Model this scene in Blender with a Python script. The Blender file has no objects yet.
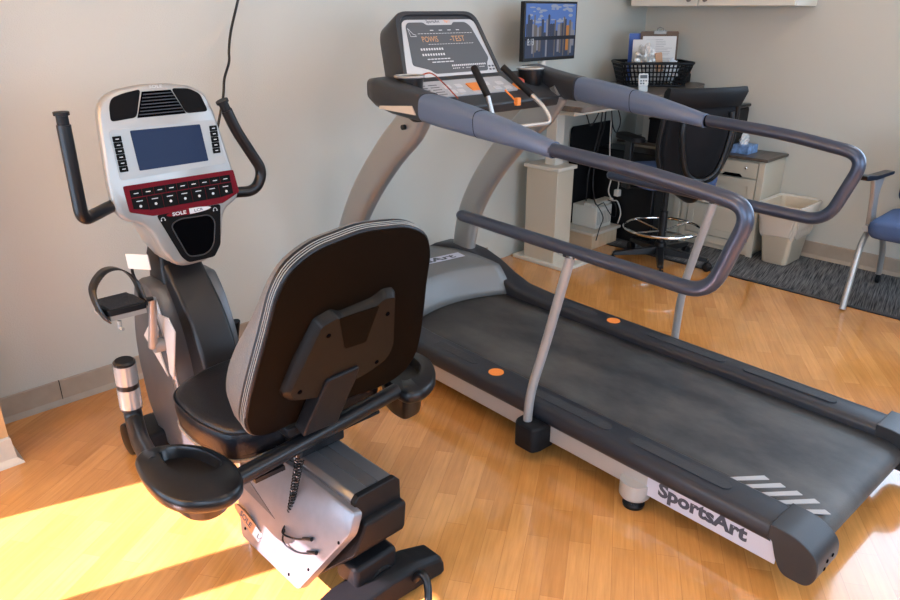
import bpy, bmesh, math, random
from mathutils import Vector as V, Matrix
random.seed(7)
sc = bpy.context.scene
COL = sc.collection
PI = math.pi
# ------------------------------------------------------------------ materials
MATS = {}
def mat(name, col, rough=.5, metal=0., bump=0., bscale=60., var=0., vscale=8., emit=None, estr=0., coat=0., trans=0., alpha=1., spec=.5):
    if name in MATS: return MATS[name]
    m = bpy.data.materials.new(name); m.use_nodes = True
    nt = m.node_tree; N = nt.nodes; L = nt.links
    p = N['Principled BSDF']
    p.inputs['Base Color'].default_value = (*col, 1)
    p.inputs['Roughness'].default_value = rough
    p.inputs['Metallic'].default_value = metal
    p.inputs['Specular IOR Level'].default_value = spec
    if coat: p.inputs['Coat Weight'].default_value = coat; p.inputs['Coat Roughness'].default_value = .08
    if trans: p.inputs['Transmission Weight'].default_value = trans
    if alpha < 1: p.inputs['Alpha'].default_value = alpha
    if emit: p.inputs['Emission Color'].default_value = (*emit, 1); p.inputs['Emission Strength'].default_value = estr
    if bump or var:
        tc = N.new('ShaderNodeTexCoord')
    if bump:
        n = N.new('ShaderNodeTexNoise'); n.inputs['Scale'].default_value = bscale; n.inputs['Detail'].default_value = 4
        b = N.new('ShaderNodeBump'); b.inputs['Strength'].default_value = bump; b.inputs['Distance'].default_value = .004
        L.new(tc.outputs['Object'], n.inputs['Vector']); L.new(n.outputs['Fac'], b.inputs['Height']); L.new(b.outputs['Normal'], p.inputs['Normal'])
    if var:
        n = N.new('ShaderNodeTexNoise'); n.inputs['Scale'].default_value = vscale; n.inputs['Detail'].default_value = 6
        r = N.new('ShaderNodeValToRGB')
        r.color_ramp.elements[0].position = .3; r.color_ramp.elements[1].position = .7
        r.color_ramp.elements[0].color = (*[c*(1-var) for c in col], 1); r.color_ramp.elements[1].color = (*[min(1, c*(1+var)) for c in col], 1)
        L.new(tc.outputs['Object'], n.inputs['Vector']); L.new(n.outputs['Fac'], r.inputs['Fac']); L.new(r.outputs['Color'], p.inputs['Base Color'])
    MATS[name] = m
    return m

def wood_floor():
    m = bpy.data.materials.new('maple_laminate'); m.use_nodes = True
    nt = m.node_tree; N = nt.nodes; L = nt.links; p = N['Principled BSDF']
    tc = N.new('ShaderNodeTexCoord'); mp = N.new('ShaderNodeMapping'); mp.inputs['Rotation'].default_value = (0, 0, -math.radians(33))
    L.new(tc.outputs['Object'], mp.inputs['Vector'])
    br = N.new('ShaderNodeTexBrick')
    br.offset = .37; br.inputs['Scale'].default_value = 1; br.inputs['Brick Width'].default_value = .38; br.inputs['Row Height'].default_value = .064
    br.inputs['Mortar Size'].default_value = .0006; br.inputs['Mortar Smooth'].default_value = .2; br.inputs['Bias'].default_value = 0
    br.inputs['Color1'].default_value = (.66, .305, .088, 1); br.inputs['Color2'].default_value = (.53, .225, .056, 1)
    br.inputs['Mortar'].default_value = (.42, .175, .05, 1)
    L.new(mp.outputs['Vector'], br.inputs['Vector'])
    mp2 = N.new('ShaderNodeMapping'); mp2.inputs['Scale'].default_value = (3, 45, 1)
    L.new(mp.outputs['Vector'], mp2.inputs['Vector'])
    n = N.new('ShaderNodeTexNoise'); n.inputs['Scale'].default_value = 1.6; n.inputs['Detail'].default_value = 8; n.inputs['Roughness'].default_value = .65
    L.new(mp2.outputs['Vector'], n.inputs['Vector'])
    r = N.new('ShaderNodeValToRGB'); r.color_ramp.elements[0].position = .3; r.color_ramp.elements[1].position = .75
    r.color_ramp.elements[0].color = (.80, .76, .70, 1); r.color_ramp.elements[1].color = (1.14, 1.12, 1.1, 1)
    L.new(n.outputs['Fac'], r.inputs['Fac'])
    mx = N.new('ShaderNodeMix'); mx.data_type = 'RGBA'; mx.blend_type = 'MULTIPLY'; mx.inputs['Factor'].default_value = .8
    L.new(br.outputs['Color'], mx.inputs['A']); L.new(r.outputs['Color'], mx.inputs['B'])
    n2 = N.new('ShaderNodeTexNoise'); n2.inputs['Scale'].default_value = 5; n2.inputs['Detail'].default_value = 5
    L.new(tc.outputs['Object'], n2.inputs['Vector'])
    r2 = N.new('ShaderNodeValToRGB'); r2.color_ramp.elements[0].position = .35; r2.color_ramp.elements[1].position = .7
    r2.color_ramp.elements[0].color = (.92, .92, .92, 1); r2.color_ramp.elements[1].color = (1.06, 1.06, 1.06, 1)
    L.new(n2.outputs['Fac'], r2.inputs['Fac'])
    mx2 = N.new('ShaderNodeMix'); mx2.data_type = 'RGBA'; mx2.blend_type = 'MULTIPLY'; mx2.inputs['Factor'].default_value = 1
    L.new(mx.outputs['Result'], mx2.inputs['A']); L.new(r2.outputs['Color'], mx2.inputs['B'])
    L.new(mx2.outputs['Result'], p.inputs['Base Color'])
    rr = N.new('ShaderNodeMapRange'); rr.inputs['To Min'].default_value = .10; rr.inputs['To Max'].default_value = .24
    L.new(n2.outputs['Fac'], rr.inputs['Value']); L.new(rr.outputs['Result'], p.inputs['Roughness'])
    p.inputs['Coat Weight'].default_value = .8; p.inputs['Coat Roughness'].default_value = .05
    b = N.new('ShaderNodeBump'); b.inputs['Strength'].default_value = .15; b.inputs['Distance'].default_value = .002
    L.new(n.outputs['Fac'], b.inputs['Height']); L.new(b.outputs['Normal'], p.inputs['Normal'])
    return m
def carpet():
    m = bpy.data.materials.new('striated_carpet'); m.use_nodes = True
    nt = m.node_tree; N = nt.nodes; L = nt.links; p = N['Principled BSDF']; p.inputs['Roughness'].default_value = .95
    p.inputs['Specular IOR Level'].default_value = .1
    tc = N.new('ShaderNodeTexCoord'); m0 = N.new('ShaderNodeMapping'); m0.inputs['Rotation'].default_value = (0, 0, -math.radians(12)); L.new(tc.outputs['Object'], m0.inputs['Vector'])
    mp = N.new('ShaderNodeMapping'); mp.inputs['Scale'].default_value = (6, 150, 1)
    L.new(m0.outputs['Vector'], mp.inputs['Vector'])
    n = N.new('ShaderNodeTexNoise'); n.inputs['Scale'].default_value = 1; n.inputs['Detail'].default_value = 5
    L.new(mp.outputs['Vector'], n.inputs['Vector'])
    r = N.new('ShaderNodeValToRGB'); r.color_ramp.elements[0].position = .35; r.color_ramp.elements[1].position = .68
    r.color_ramp.elements[0].color = (.030, .030, .033, 1); r.color_ramp.elements[1].color = (.19, .185, .18, 1)
    L.new(n.outputs['Fac'], r.inputs['Fac']); L.new(r.outputs['Color'], p.inputs['Base Color'])
    b = N.new('ShaderNodeBump'); b.inputs['Strength'].default_value = .6; b.inputs['Distance'].default_value = .004
    L.new(n.outputs['Fac'], b.inputs['Height']); L.new(b.outputs['Normal'], p.inputs['Normal'])
    return m
def wood(name, c1, c2, scale=(3, 30, 3), rough=.45):
    m = bpy.data.materials.new(name); m.use_nodes = True
    nt = m.node_tree; N = nt.nodes; L = nt.links; p = N['Principled BSDF']; p.inputs['Roughness'].default_value = rough
    tc = N.new('ShaderNodeTexCoord'); mp = N.new('ShaderNodeMapping'); mp.inputs['Scale'].default_value = scale
    L.new(tc.outputs['Object'], mp.inputs['Vector'])
    n = N.new('ShaderNodeTexNoise'); n.inputs['Scale'].default_value = 2; n.inputs['Detail'].default_value = 7
    L.new(mp.outputs['Vector'], n.inputs['Vector'])
    r = N.new('ShaderNodeValToRGB'); r.color_ramp.elements[0].position = .3; r.color_ramp.elements[1].position = .7
    r.color_ramp.elements[0].color = (*c1, 1); r.color_ramp.elements[1].color = (*c2, 1)
    L.new(n.outputs['Fac'], r.inputs['Fac']); L.new(r.outputs['Color'], p.inputs['Base Color'])
    return m
def belt_mat():
    m = bpy.data.materials.new('belt_rubber'); m.use_nodes = True
    nt = m.node_tree; N = nt.nodes; L = nt.links; p = N['Principled BSDF']; p.inputs['Roughness'].default_value = .55
    tc = N.new('ShaderNodeTexCoord'); mp = N.new('ShaderNodeMapping'); mp.inputs['Scale'].default_value = (3.2, 1.6, 1)
    L.new(tc.outputs['Object'], mp.inputs['Vector'])
    n = N.new('ShaderNodeTexNoise'); n.inputs['Scale'].default_value = 1.6; n.inputs['Detail'].default_value = 7; n.inputs['Roughness'].default_value = .6
    L.new(mp.outputs['Vector'], n.inputs['Vector'])
    r = N.new('ShaderNodeValToRGB'); r.color_ramp.elements[0].position = .36; r.color_ramp.elements[1].position = .68
    r.color_ramp.elements[0].color = (.018, .019, .022, 1); r.color_ramp.elements[1].color = (.075, .073, .068, 1)
    L.new(n.outputs['Fac'], r.inputs['Fac']); L.new(r.outputs['Color'], p.inputs['Base Color'])
    n2 = N.new('ShaderNodeTexNoise'); n2.inputs['Scale'].default_value = 220
    L.new(tc.outputs['Object'], n2.inputs['Vector'])
    b = N.new('ShaderNodeBump'); b.inputs['Strength'].default_value = .25; b.inputs['Distance'].default_value = .002
    L.new(n2.outputs['Fac'], b.inputs['Height']); L.new(b.outputs['Normal'], p.inputs['Normal'])
    return m
M_FLOOR = wood_floor(); M_CARPET = carpet(); M_BELT = belt_mat()
M_WALL = mat('grey_wall_paint', (.485, .482, .425), .75, bump=.25, bscale=220)
M_CEIL = mat('ceiling_white', (.75, .74, .71), .9)
M_BASE = mat('tan_cove_base', (.33, .265, .20), .5, var=.06, vscale=20)
M_BASE2 = mat('pale_tan_base', (.56, .47, .37), .5, var=.06, vscale=20)
M_JOINT = mat('caulk_line', (.50, .45, .38), .6)
M_OAK = wood('maple_casing', (.50, .28, .12), (.62, .37, .17), (12, 12, 2))
M_DARKWOOD = wood('dark_walnut', (.05, .034, .026), (.12, .085, .062), (3, 14, 3), .35)
M_BLOCK = wood('pale_birch', (.50, .36, .22), (.60, .45, .29), (12, 3, 3), .5)
M_CREAM = mat('cream_paint', (.50, .455, .36), .45, bump=.05, bscale=30)
M_WHITE = mat('white_paint', (.62, .59, .51), .45)
M_BIN = mat('beige_plastic', (.56, .48, .36), .45, bump=.05)
M_LINER = mat('clear_liner', (.86, .78, .68), .25, alpha=.55, bump=.9, bscale=22)
M_BLK = mat('black_plastic', (.0065, .0065, .0075), .48, bump=.12, bscale=300, spec=.2)
M_BLKS = mat('black_satin', (.006, .006, .007), .30, spec=.35)
M_HOLE = mat('deep_black', (.002, .002, .0025), .8, spec=0.)
M_NAVY = mat('rail_charcoal', (.015, .017, .023), .40, bump=.1, bscale=260)
M_RUB = mat('ribbed_rubber', (.022, .023, .027), .6, bump=.5, bscale=160)
M_HAND = mat('handrail_metallic', (.050, .062, .092), .30, metal=.55, bump=.06, bscale=500)
M_WING = mat('wing_metallic', (.115, .155, .235), .32, metal=.4, bump=.05, bscale=500)
M_WDARK = mat('wing_dark', (.026, .027, .030), .38, metal=.1, bump=.08, bscale=300, spec=.4)
M_SILV = mat('satin_silver', (.42, .41, .39), .36, metal=.75)
M_POST = mat('post_silver', (.34, .34, .335), .36, metal=.4)
M_HOOD = mat('hood_silver', (.150, .152, .148), .44, metal=.2, bump=.04, bscale=500)
M_SIDE = mat('side_grey', (.46, .44, .41), .4, metal=.35)
M_PLATE = mat('label_silver', (.56, .58, .68), .35, metal=.25)
M_INK = mat('dark_ink', (.05, .055, .075), .5)
M_CHROME = mat('chrome', (.78, .77, .75), .12, metal=1)
M_ORANGE = mat('orange_vinyl', (.75, .22, .035), .5)
M_ORLED = mat('orange_led', (.42, .22, .10), .5, emit=(1, .42, .12), estr=.12)
M_PANEL = mat('console_panel', (.075, .08, .085), .35, spec=.3)
M_FRAME = mat('console_frame', (.46, .46, .46), .38, metal=.3)
M_KEY = mat('keypad_grey', (.40, .41, .42), .4)
M_WTEXT = mat('white_print', (.55, .55, .55), .5)
M_SHELL = mat('silver_shell', (.335, .33, .31), .32, metal=.4)
M_COVER = mat('cover_silver', (.22, .22, .24), .34, metal=.55, var=.06, vscale=30)
M_ALU = mat('aluminium', (.46, .48, .52), .28, metal=.9)
M_RED = mat('dark_red', (.115, .003, .008), .5, spec=.1)
M_LCD = mat('lcd_glass', (.012, .022, .055), .25, spec=.08)
M_VINYL = mat('black_vinyl', (.005, .0055, .008), .32, bump=.2, bscale=220, spec=.35)
M_VSIDE = mat('vinyl_side', (.11, .105, .10), .36, bump=.2, bscale=200)
M_BACKP = mat('back_panel', (.0040, .0020, .0008), .55, bump=.12, bscale=300, spec=.06)
M_STITCH = mat('pale_stitch', (.28, .27, .24), .5)
M_SHROUD = mat('shroud_grey', (.105, .105, .11), .34, metal=.45)
M_SHBLK = mat('shroud_black', (.010, .0105, .012), .38, spec=.4)
M_STRIPE = mat('belt_stripe', (.36, .36, .36), .6)
M_BLUE = mat('blue_fabric', (.042, .075, .165), .8, bump=.5, bscale=300)
M_MESH = mat('mesh_black', (.006, .006, .0075), .75, bump=.5, bscale=260, spec=.2)
M_PAPER = mat('paper', (.60, .60, .58), .7)
M_PRINT = mat('paper_print', (.22, .22, .24), .7)
M_BLUEP = mat('blue_folder', (.03, .08, .30), .5)
M_BROWN = mat('brown_board', (.10, .055, .03), .6)
M_TISSUE = mat('tissue_blue', (.16, .27, .48), .55, var=.45, vscale=40)
M_WCABLE = mat('white_cable', (.66, .63, .57), .45)
M_GLASS = mat('bezel_black', (.006, .006, .007), .3, spec=.3)
M_SHADE = bpy.data.materials.new('roller_shade'); M_SHADE.use_nodes = True
_nt = M_SHADE.node_tree; _p = _nt.nodes['Principled BSDF']; _p.inputs['Base Color'].default_value = (.80, .66, .46, 1); _p.inputs['Roughness'].default_value = .9
_t = _nt.nodes.new('ShaderNodeBsdfTranslucent'); _t.inputs['Color'].default_value = (.98, .70, .30, 1)
_m = _nt.nodes.new('ShaderNodeMixShader'); _m.inputs['Fac'].default_value = .85
_nt.links.new(_p.outputs['BSDF'], _m.inputs[1]); _nt.links.new(_t.outputs['BSDF'], _m.inputs[2]); _nt.links.new(_m.outputs['Shader'], _nt.nodes['Material Output'].inputs['Surface'])
M_FILLPANEL = mat('lamp_panel', (.9, .9, .9), .5, emit=(1, .86, .66), estr=13)  # glow of the added ceiling fill
M_CHAIRMETAL = mat('chair_grey_metal', (.40, .39, .37), .38, metal=.6)
M_BROWNSEAL = mat('tan_tag', (.66, .58, .48), .5)
M_STRIPC = mat('tan_gloss', (.62, .52, .42), .3, metal=.3)

# ------------------------------------------------------------------ geometry helpers
def crs(pts, n=6):
    P = [V(p) for p in pts]; out = []
    if len(P) < 3: return P
    for i in range(len(P)-1):
        p0 = P[i-1] if i else P[0]*2-P[1]; p1 = P[i]; p2 = P[i+1]; p3 = P[i+2] if i+2 < len(P) else P[-1]*2-P[-2]
        for k in range(n):
            t = k/n
            out.append(.5*((2*p1)+(-p0+p2)*t+(2*p0-5*p1+4*p2-p3)*t*t+(-p0+3*p1-3*p2+p3)*t**3))
    out.append(P[-1]); return out
def fillet(pts, r, n=6):
    P = [V(p) for p in pts]; out = [P[0]]
    rs = r if isinstance(r, (list, tuple)) else [r]*len(P)
    for i in range(1, len(P)-1):
        a, b, c = P[i-1], P[i], P[i+1]
        d1 = (a-b); d2 = (c-b); q = min(rs[i], d1.length*.48, d2.length*.48)
        s = b+d1.normalized()*q; e = b+d2.normalized()*q
        for k in range(n+1):
            t = k/n; out.append(s*(1-t)**2+b*2*t*(1-t)+e*t*t)
    out.append(P[-1]); return out
def tube(bm, pts, r, n=12, cap=True, closed=False, flat=None):
    """tube along pts; r number or list; flat=(up vector, ratio) gives an elliptical section"""
    P = [V(p) for p in pts]; m = len(P); R = r if isinstance(r, (list, tuple)) else [r]*m
    rings = []; prev = None
    for i in range(m):
        if closed: t = (P[(i+1) % m]-P[i-1]).normalized()
        else: t = (P[min(i+1, m-1)]-P[max(i-1, 0)]).normalized()
        if flat: u = V(flat[0])
        elif prev is None: u = V((0, 0, 1)) if abs(t.z) < .9 else V((1, 0, 0))
        else: u = prev
        u = (u-t*u.dot(t)).normalized(); prev = u; w = t.cross(u)
        k = flat[1] if flat else 1
        rr = R[i]
        rings.append([bm.verts.new(P[i]+u*math.cos(a)*rr*k+w*math.sin(a)*rr) for a in [2*PI*j/n for j in range(n)]])
    for i in range(m-1 if not closed else m):
        A, B = rings[i], rings[(i+1) % m]
        for j in range(n): bm.faces.new((A[j], A[(j+1) % n], B[(j+1) % n], B[j]))
    if cap and not closed:
        bm.faces.new(rings[0][::-1]); bm.faces.new(rings[-1])
def loft(bm, rings, cap=True, closed=False):
    RR = [[bm.verts.new(V(p)) for p in r] for r in rings]; n = len(RR[0]); m = len(RR)
    for i in range(m if closed else m-1):
        A, B = RR[i], RR[(i+1) % m]
        for j in range(n): bm.faces.new((A[j], A[(j+1) % n], B[(j+1) % n], B[j]))
    if cap and not closed: bm.faces.new(RR[0][::-1]); bm.faces.new(RR[-1])
def box(bm, a, b):
    x0, y0, z0 = a; x1, y1, z1 = b
    v = [bm.verts.new(p) for p in ((x0, y0, z0), (x1, y0, z0), (x1, y1, z0), (x0, y1, z0), (x0, y0, z1), (x1, y0, z1), (x1, y1, z1), (x0, y1, z1))]
    for f in ((0, 3, 2, 1), (4, 5, 6, 7), (0, 1, 5, 4), (1, 2, 6, 5), (2, 3, 7, 6), (3, 0, 4, 7)): bm.faces.new([v[i] for i in f])
class Fr:
    """local frame: origin, ex, ey, en"""
    def __init__(s, o, ex, ey):
        s.o = V(o); s.x = V(ex).normalized(); y = V(ey); s.y = (y-s.x*y.dot(s.x)).normalized(); s.n = s.x.cross(s.y)
    def __call__(s, a, b, c=0.): return s.o+s.x*a+s.y*b+s.n*c
def plate(bm, pts, fr, n0, n1, inset=0):
    """prism of a 2D outline in the frame between depths n0 and n1; inset chamfers the n1 side"""
    if not inset: loft(bm, [[fr(x, y, n0) for x, y in pts], [fr(x, y, n1) for x, y in pts]]); return
    cx = sum(p[0] for p in pts)/len(pts); cy = sum(p[1] for p in pts)/len(pts)
    def ins(d):
        o = []
        m = len(pts)
        for i, (x, y) in enumerate(pts):
            ax, ay = pts[i-1]; bx, by = pts[(i+1) % m]
            t = V((bx-ax, by-ay, 0)); nn = V((-t.y, t.x, 0))
            if nn.length < 1e-9: nn = V((cx-x, cy-y, 0))
            nn.normalize()
            if nn.dot(V((cx-x, cy-y, 0))) < 0: nn = -nn
            o.append((x+nn.x*d, y+nn.y*d))
        return o
    s = 1 if n1 > n0 else -1
    L_ = [[fr(x, y, n0) for x, y in pts], [fr(x, y, n1-s*inset) for x, y in pts], [fr(x, y, n1-s*inset*.3) for x, y in ins(inset*.3)], [fr(x, y, n1) for x, y in ins(inset)]]
    loft(bm, L_)
def rr2(x0, y0, x1, y1, r, n=5):
    o = []
    for cx, cy, a0 in ((x1-r, y1-r, 0), (x0+r, y1-r, 90), (x0+r, y0+r, 180), (x1-r, y0+r, 270)):
        for k in range(n+1):
            a = math.radians(a0+90*k/n); o.append((cx+r*math.cos(a), cy+r*math.sin(a)))
    return o
def round2(pts, r, n=4):
    """round the corners of a closed 2D polygon"""
    m = len(pts); o = []
    rs = r if isinstance(r, (list, tuple)) else [r]*m
    for i in range(m):
        b = V((*pts[i], 0)); a = V((*pts[i-1], 0)); c = V((*pts[(i+1) % m], 0))
        d1, d2 = a-b, c-b; q = min(rs[i], d1.length*.48, d2.length*.48)
        if q < 1e-5: o.append(tuple(b[:2])); continue
        s = b+d1.normalized()*q; e = b+d2.normalized()*q
        for k in range(n+1):
            t = k/n; p = s*(1-t)**2+b*2*t*(1-t)+e*t*t; o.append((p.x, p.y))
    return o
def lathe(bm, prof, c, n=24, ax=(0, 0, 1), cap=True):
    ax = V(ax).normalized(); u = ax.orthogonal().normalized(); w = ax.cross(u); c = V(c)
    loft(bm, [[c+ax*h+(u*math.cos(2*PI*j/n)+w*math.sin(2*PI*j/n))*r for j in range(n)] for r, h in prof], cap=cap)
def disc(bm, c, r, h, ax=(0, 0, 1), n=20): lathe(bm, [(r, 0), (r, h)], c, n, ax)
def se_ring(c, u, w, ru, rw, e=2.6, n=20):
    c = V(c); u = V(u); w = V(w); o = []
    for j in range(n):
        a = 2*PI*j/n; ca, sa = math.cos(a), math.sin(a)
        o.append(c+u*math.copysign(abs(ca)**(2/e), ca)*ru+w*math.copysign(abs(sa)**(2/e), sa)*rw)
    return o
def text(bm, s, size, fr, depth=.0004, bold=0., center=True, xs=1., shear=0., n0=.0006, fit=None):
    cu = bpy.data.curves.new('lettering', 'FONT'); cu.body = s; cu.size = size; cu.offset = bold; cu.extrude = 0; cu.resolution_u = 3
    if center: cu.align_x = 'CENTER'
    o = bpy.data.objects.new('lettering', cu); COL.objects.link(o)
    dg = bpy.context.evaluated_depsgraph_get(); me = bpy.data.meshes.new_from_object(o.evaluated_get(dg))
    vs = [v.co.copy() for v in me.vertices]; 
    if fit and vs:
        lo = min(v.x for v in vs); hi = max(v.x for v in vs); xs = fit/(hi-lo)
    nv = [bm.verts.new(fr((v.x+v.y*shear)*xs, v.y, n0)) for v in vs]
    for p in me.polygons:
        try: bm.faces.new([nv[i] for i in p.vertices])
        except ValueError: pass
    bpy.data.objects.remove(o); bpy.data.curves.remove(cu); bpy.data.meshes.remove(me)

OFF = {}
def tag(o, label=None, cat=None, group=None, kind=None):
    if label: o['label'] = label
    if cat: o['category'] = cat
    if group: o['group'] = group
    if kind: o['kind'] = kind
    return o
def thing(name, label, cat, loc=(0, 0, 0), rotz=0, group=None, local=False):
    o = bpy.data.objects.new(name, None); COL.objects.link(o); o.location = loc; o.rotation_euler = (0, 0, rotz); o.empty_display_size = .05
    OFF[o.name] = V((0, 0, 0)) if local else V(loc)
    return tag(o, label, cat, group)
XF = None
def obj(name, bm, m, parent=None, bevel=0., seg=2, angle=35, smooth=True, label=None, sub=0, tri=False, solid=0.):
    bmesh.ops.remove_doubles(bm, verts=bm.verts, dist=1e-6)
    bmesh.ops.recalc_face_normals(bm, faces=bm.faces)
    me = bpy.data.meshes.new(name); bm.to_mesh(me); bm.free()
    if XF: me.transform(XF)
    if parent is not None: off = OFF[parent.name]
    else:
        xs = [v.co.x for v in me.vertices]; ys = [v.co.y for v in me.vertices]; zs = [v.co.z for v in me.vertices]
        off = V(((min(xs)+max(xs))/2, (min(ys)+max(ys))/2, min(zs)))
    me.transform(Matrix.Translation(-off))
    o = bpy.data.objects.new(name, me); COL.objects.link(o)
    if parent is not None: o.parent = parent
    else: o.location = off
    OFF[o.name] = off
    for mm in (m if isinstance(m, list) else [m]): me.materials.append(mm)
    if smooth:
        me.polygons.foreach_set('use_smooth', [True]*len(me.polygons))
        me.set_sharp_from_angle(angle=math.radians(angle))
    if solid:
        s = o.modifiers.new('thickness', 'SOLIDIFY'); s.thickness = solid; s.offset = 0
    if bevel:
        b = o.modifiers.new('bevel', 'BEVEL'); b.width = bevel; b.segments = seg; b.limit_method = 'ANGLE'; b.angle_limit = math.radians(40); b.harden_normals = False
    if sub:
        s = o.modifiers.new('sub', 'SUBSURF'); s.levels = sub; s.render_levels = sub
    if label: o['label'] = label
    return o
def B(): return bmesh.new()
def struct(name, bm, m, **k):
    o = obj(name, bm, m, **k); o['kind'] = 'structure'; return o
def bx(name, a, b, m, parent=None, bevel=0., **k):
    bm = B(); box(bm, a, b); return obj(name, bm, m, parent, bevel=bevel, **k)

# ------------------------------------------------------------------ the room
XL, XR, YB, YF, H = -.62, 4.80, 2.97, -2.6, 2.7
def wall_with_hole(name, axis, pos, t, u0, u1, hole):
    """wall normal to axis at pos (thickness t outward); hole=(u0,u1,z0,z1) list"""
    bm = B()
    def bb(a0, a1, z0, z1):
        if a1-a0 < 1e-4 or z1-z0 < 1e-4: return
        lo, hi = min(pos, pos+t), max(pos, pos+t)
        if axis == 'x': box(bm, (lo, a0, z0), (hi, a1, z1))
        else: box(bm, (a0, lo, z0), (a1, hi, z1))
    cur = u0
    for h in sorted(hole):
        bb(cur, h[0], 0, H); bb(h[0], h[1], 0, h[2]); bb(h[0], h[1], h[3], H); cur = h[1]
    bb(cur, u1, 0, H)
    return struct(name, bm, M_WALL, smooth=False)
bm = B(); box(bm, (XL, YF, -.05), (4.095, YB, 0)); struct('floor', bm, M_FLOOR, smooth=False)
bm = B(); box(bm, (4.095, YF, -.05), (XR, YB, .004)); struct('floor_carpet', bm, M_CARPET, smooth=False)
bm = B(); box(bm, (XL, YF, H), (XR, YB, H+.1)); struct('ceiling', bm, M_CEIL, smooth=False)
bm = B(); box(bm, (XL-.12, YB, 0), (XR+.12, YB+.12, H)); struct('wall_back', bm, M_WALL, smooth=False)
W_SUN = (1.15, 2.665, .25, 1.32); W_SUN_Z1 = 2.2
wall_with_hole('wall_left', 'x', XL, -.12, YF, YB, [(-1.2, .72, .8, 2.2), (W_SUN[0], W_SUN[1], W_SUN[2], W_SUN_Z1)])
W_R = (-1.7, 1.04, 1.0, 2.62)
wall_with_hole('wall_right', 'x', XR, .12, YF, YB, [W_R])
W_F = (-.2, 3.4, .8, 2.4)
wall_with_hole('wall_front', 'y', YF, -.12, XL, XR, [W_F])
# windows (frames, bars, panes)
def window(name, axis, pos, u0, u1, z0, z1, bars, glass=True):
    bm = B(); f = .035
    def bb(a0, a1, c0, c1, d0=-.03, d1=.03):
        if axis == 'x': box(bm, (pos+d0, a0, c0), (pos+d1, a1, c1))
        else: box(bm, (a0, pos+d0, c0), (a1, pos+d1, c1))
    bb(u0, u1, z0, z0+f); bb(u0, u1, z1-f, z1); bb(u0, u0+f, z0+f, z1-f); bb(u1-f, u1, z0+f, z1-f)
    for b0, b1 in bars: bb(b0, b1, z0+f, z1-f)
    return struct(name, bm, M_WHITE, smooth=False)
window('window_1', 'x', XL-.06, W_SUN[0], W_SUN[1]+.0, W_SUN[2], W_SUN_Z1, [(1.985, 2.125)])
window('window_4', 'x', XL-.06, -1.2, .72, .8, 2.2, [(-.27, -.21)])  # unseen window added to brighten the faces turned left
window('window_2', 'x', XR+.06, W_R[0], W_R[1], W_R[2], W_R[3], [(-.48, -.42)])
window('window_3', 'y', YF-.06, W_F[0], W_F[1], W_F[2], W_F[3], [(.97, 1.03), (2.17, 2.23)])
bm = B(); box(bm, (XL-.035, W_SUN[0]+.03, 1.30), (XL-.03, W_SUN[1]-.03, W_SUN_Z1-.03))  # unseen shade, added to limit the sun patch and glow warm
tube(bm, [(XL-.04, W_SUN[0]+.03, 1.30), (XL-.04, W_SUN[1]-.03, 1.30)], .012)
o = obj('roller_shade', bm, M_SHADE); tag(o, 'beige roller shade half lowered in the left window', 'window shade')
# base boards
def baseboard(name, path, h, nrm, m=M_BASE, foot=.012):
    """cove base: profile swept along a straight path; nrm into the room"""
    bm = B(); a, b = V(path[0]), V(path[1]); nrm = V(nrm)
    prof = [(0, 0), (foot+.008, 0), (foot+.006, .006), (.008, .022), (.006, h-.004), (.003, h), (0, h)]
    loft(bm, [[p+nrm*x+V((0, 0, z)) for x, z in prof] for p in (a, b)])
    o = struct(name, bm, m, smooth=False); return o
baseboard('baseboard_back', ((XL, YB, 0), (3.2, YB, 0)), .105, (0, -1, 0))
baseboard('baseboard_right', ((XR, -1.8, .004), (XR, 2.9, .004)), .105, (-1, 0, 0))
bm = B(); box(bm, (.6555, YB-.0092, .003), (.6575, YB, .1055)); struct('trim_1', bm, M_HOLE, smooth=False)
bm = B(); box(bm, (4.075, YF+.2, 0), (4.105, YB, .006)); struct('trim_2', bm, M_NAVY, bevel=.002)
# wooden casing with a cove base at the lower left
bm = B(); box(bm, (.10, 2.70, 0), (.385, YB, H)); struct('wall_corner', bm, M_WALL, smooth=False)
bm = B(); plate(bm, round2([(.225, .10), (.392, .10), (.392, H), (.225, H)], .006), Fr((0, 2.66, 0), (1, 0, 0), (0, 0, 1)), -.05, .012); box(bm, (.384, 2.66, .1), (.394, 2.80, H))
struct('trim_3', bm, M_OAK, smooth=False)
bm = B(); box(bm, (.06, 2.652, .10), (.228, 2.72, H)); struct('trim_4', bm, M_WHITE, smooth=False)
bm = B()
rg = [[(.06, 2.645-f, z), (.39+f, 2.645-f, z), (.39+f, 2.82, z), (.06, 2.82, z)] for f, z in ((.028, 0), (.026, .006), (.010, .022), (.006, .098), (.0, .104))]
loft(bm, rg); struct('baseboard_corner', bm, M_BASE2, smooth=False)
# unseen ceiling panels, added as warm interior fill
for i, (x, y) in enumerate(((1.2, .6), (3.3, .6))):
    t = thing('ceiling_light', ['square ceiling light panel nearer the left wall', 'square ceiling light panel nearer the right wall'][i], 'ceiling light', (x, y, H), group='ceiling light panels')
    bm = B(); 
    for a in ((-.31, -.31, .31, -.28), (-.31, .28, .31, .31), (-.31, -.28, -.28, .28), (.28, -.28, .31, .28)): box(bm, (x+a[0], y+a[1], H-.03), (x+a[2], y+a[3], H-.001))
    obj('frame', bm, M_WHITE, t)
    bx('diffuser', (x-.28, y-.28, H-.02), (x+.28, y+.28, H-.012), M_FILLPANEL, t)

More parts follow.
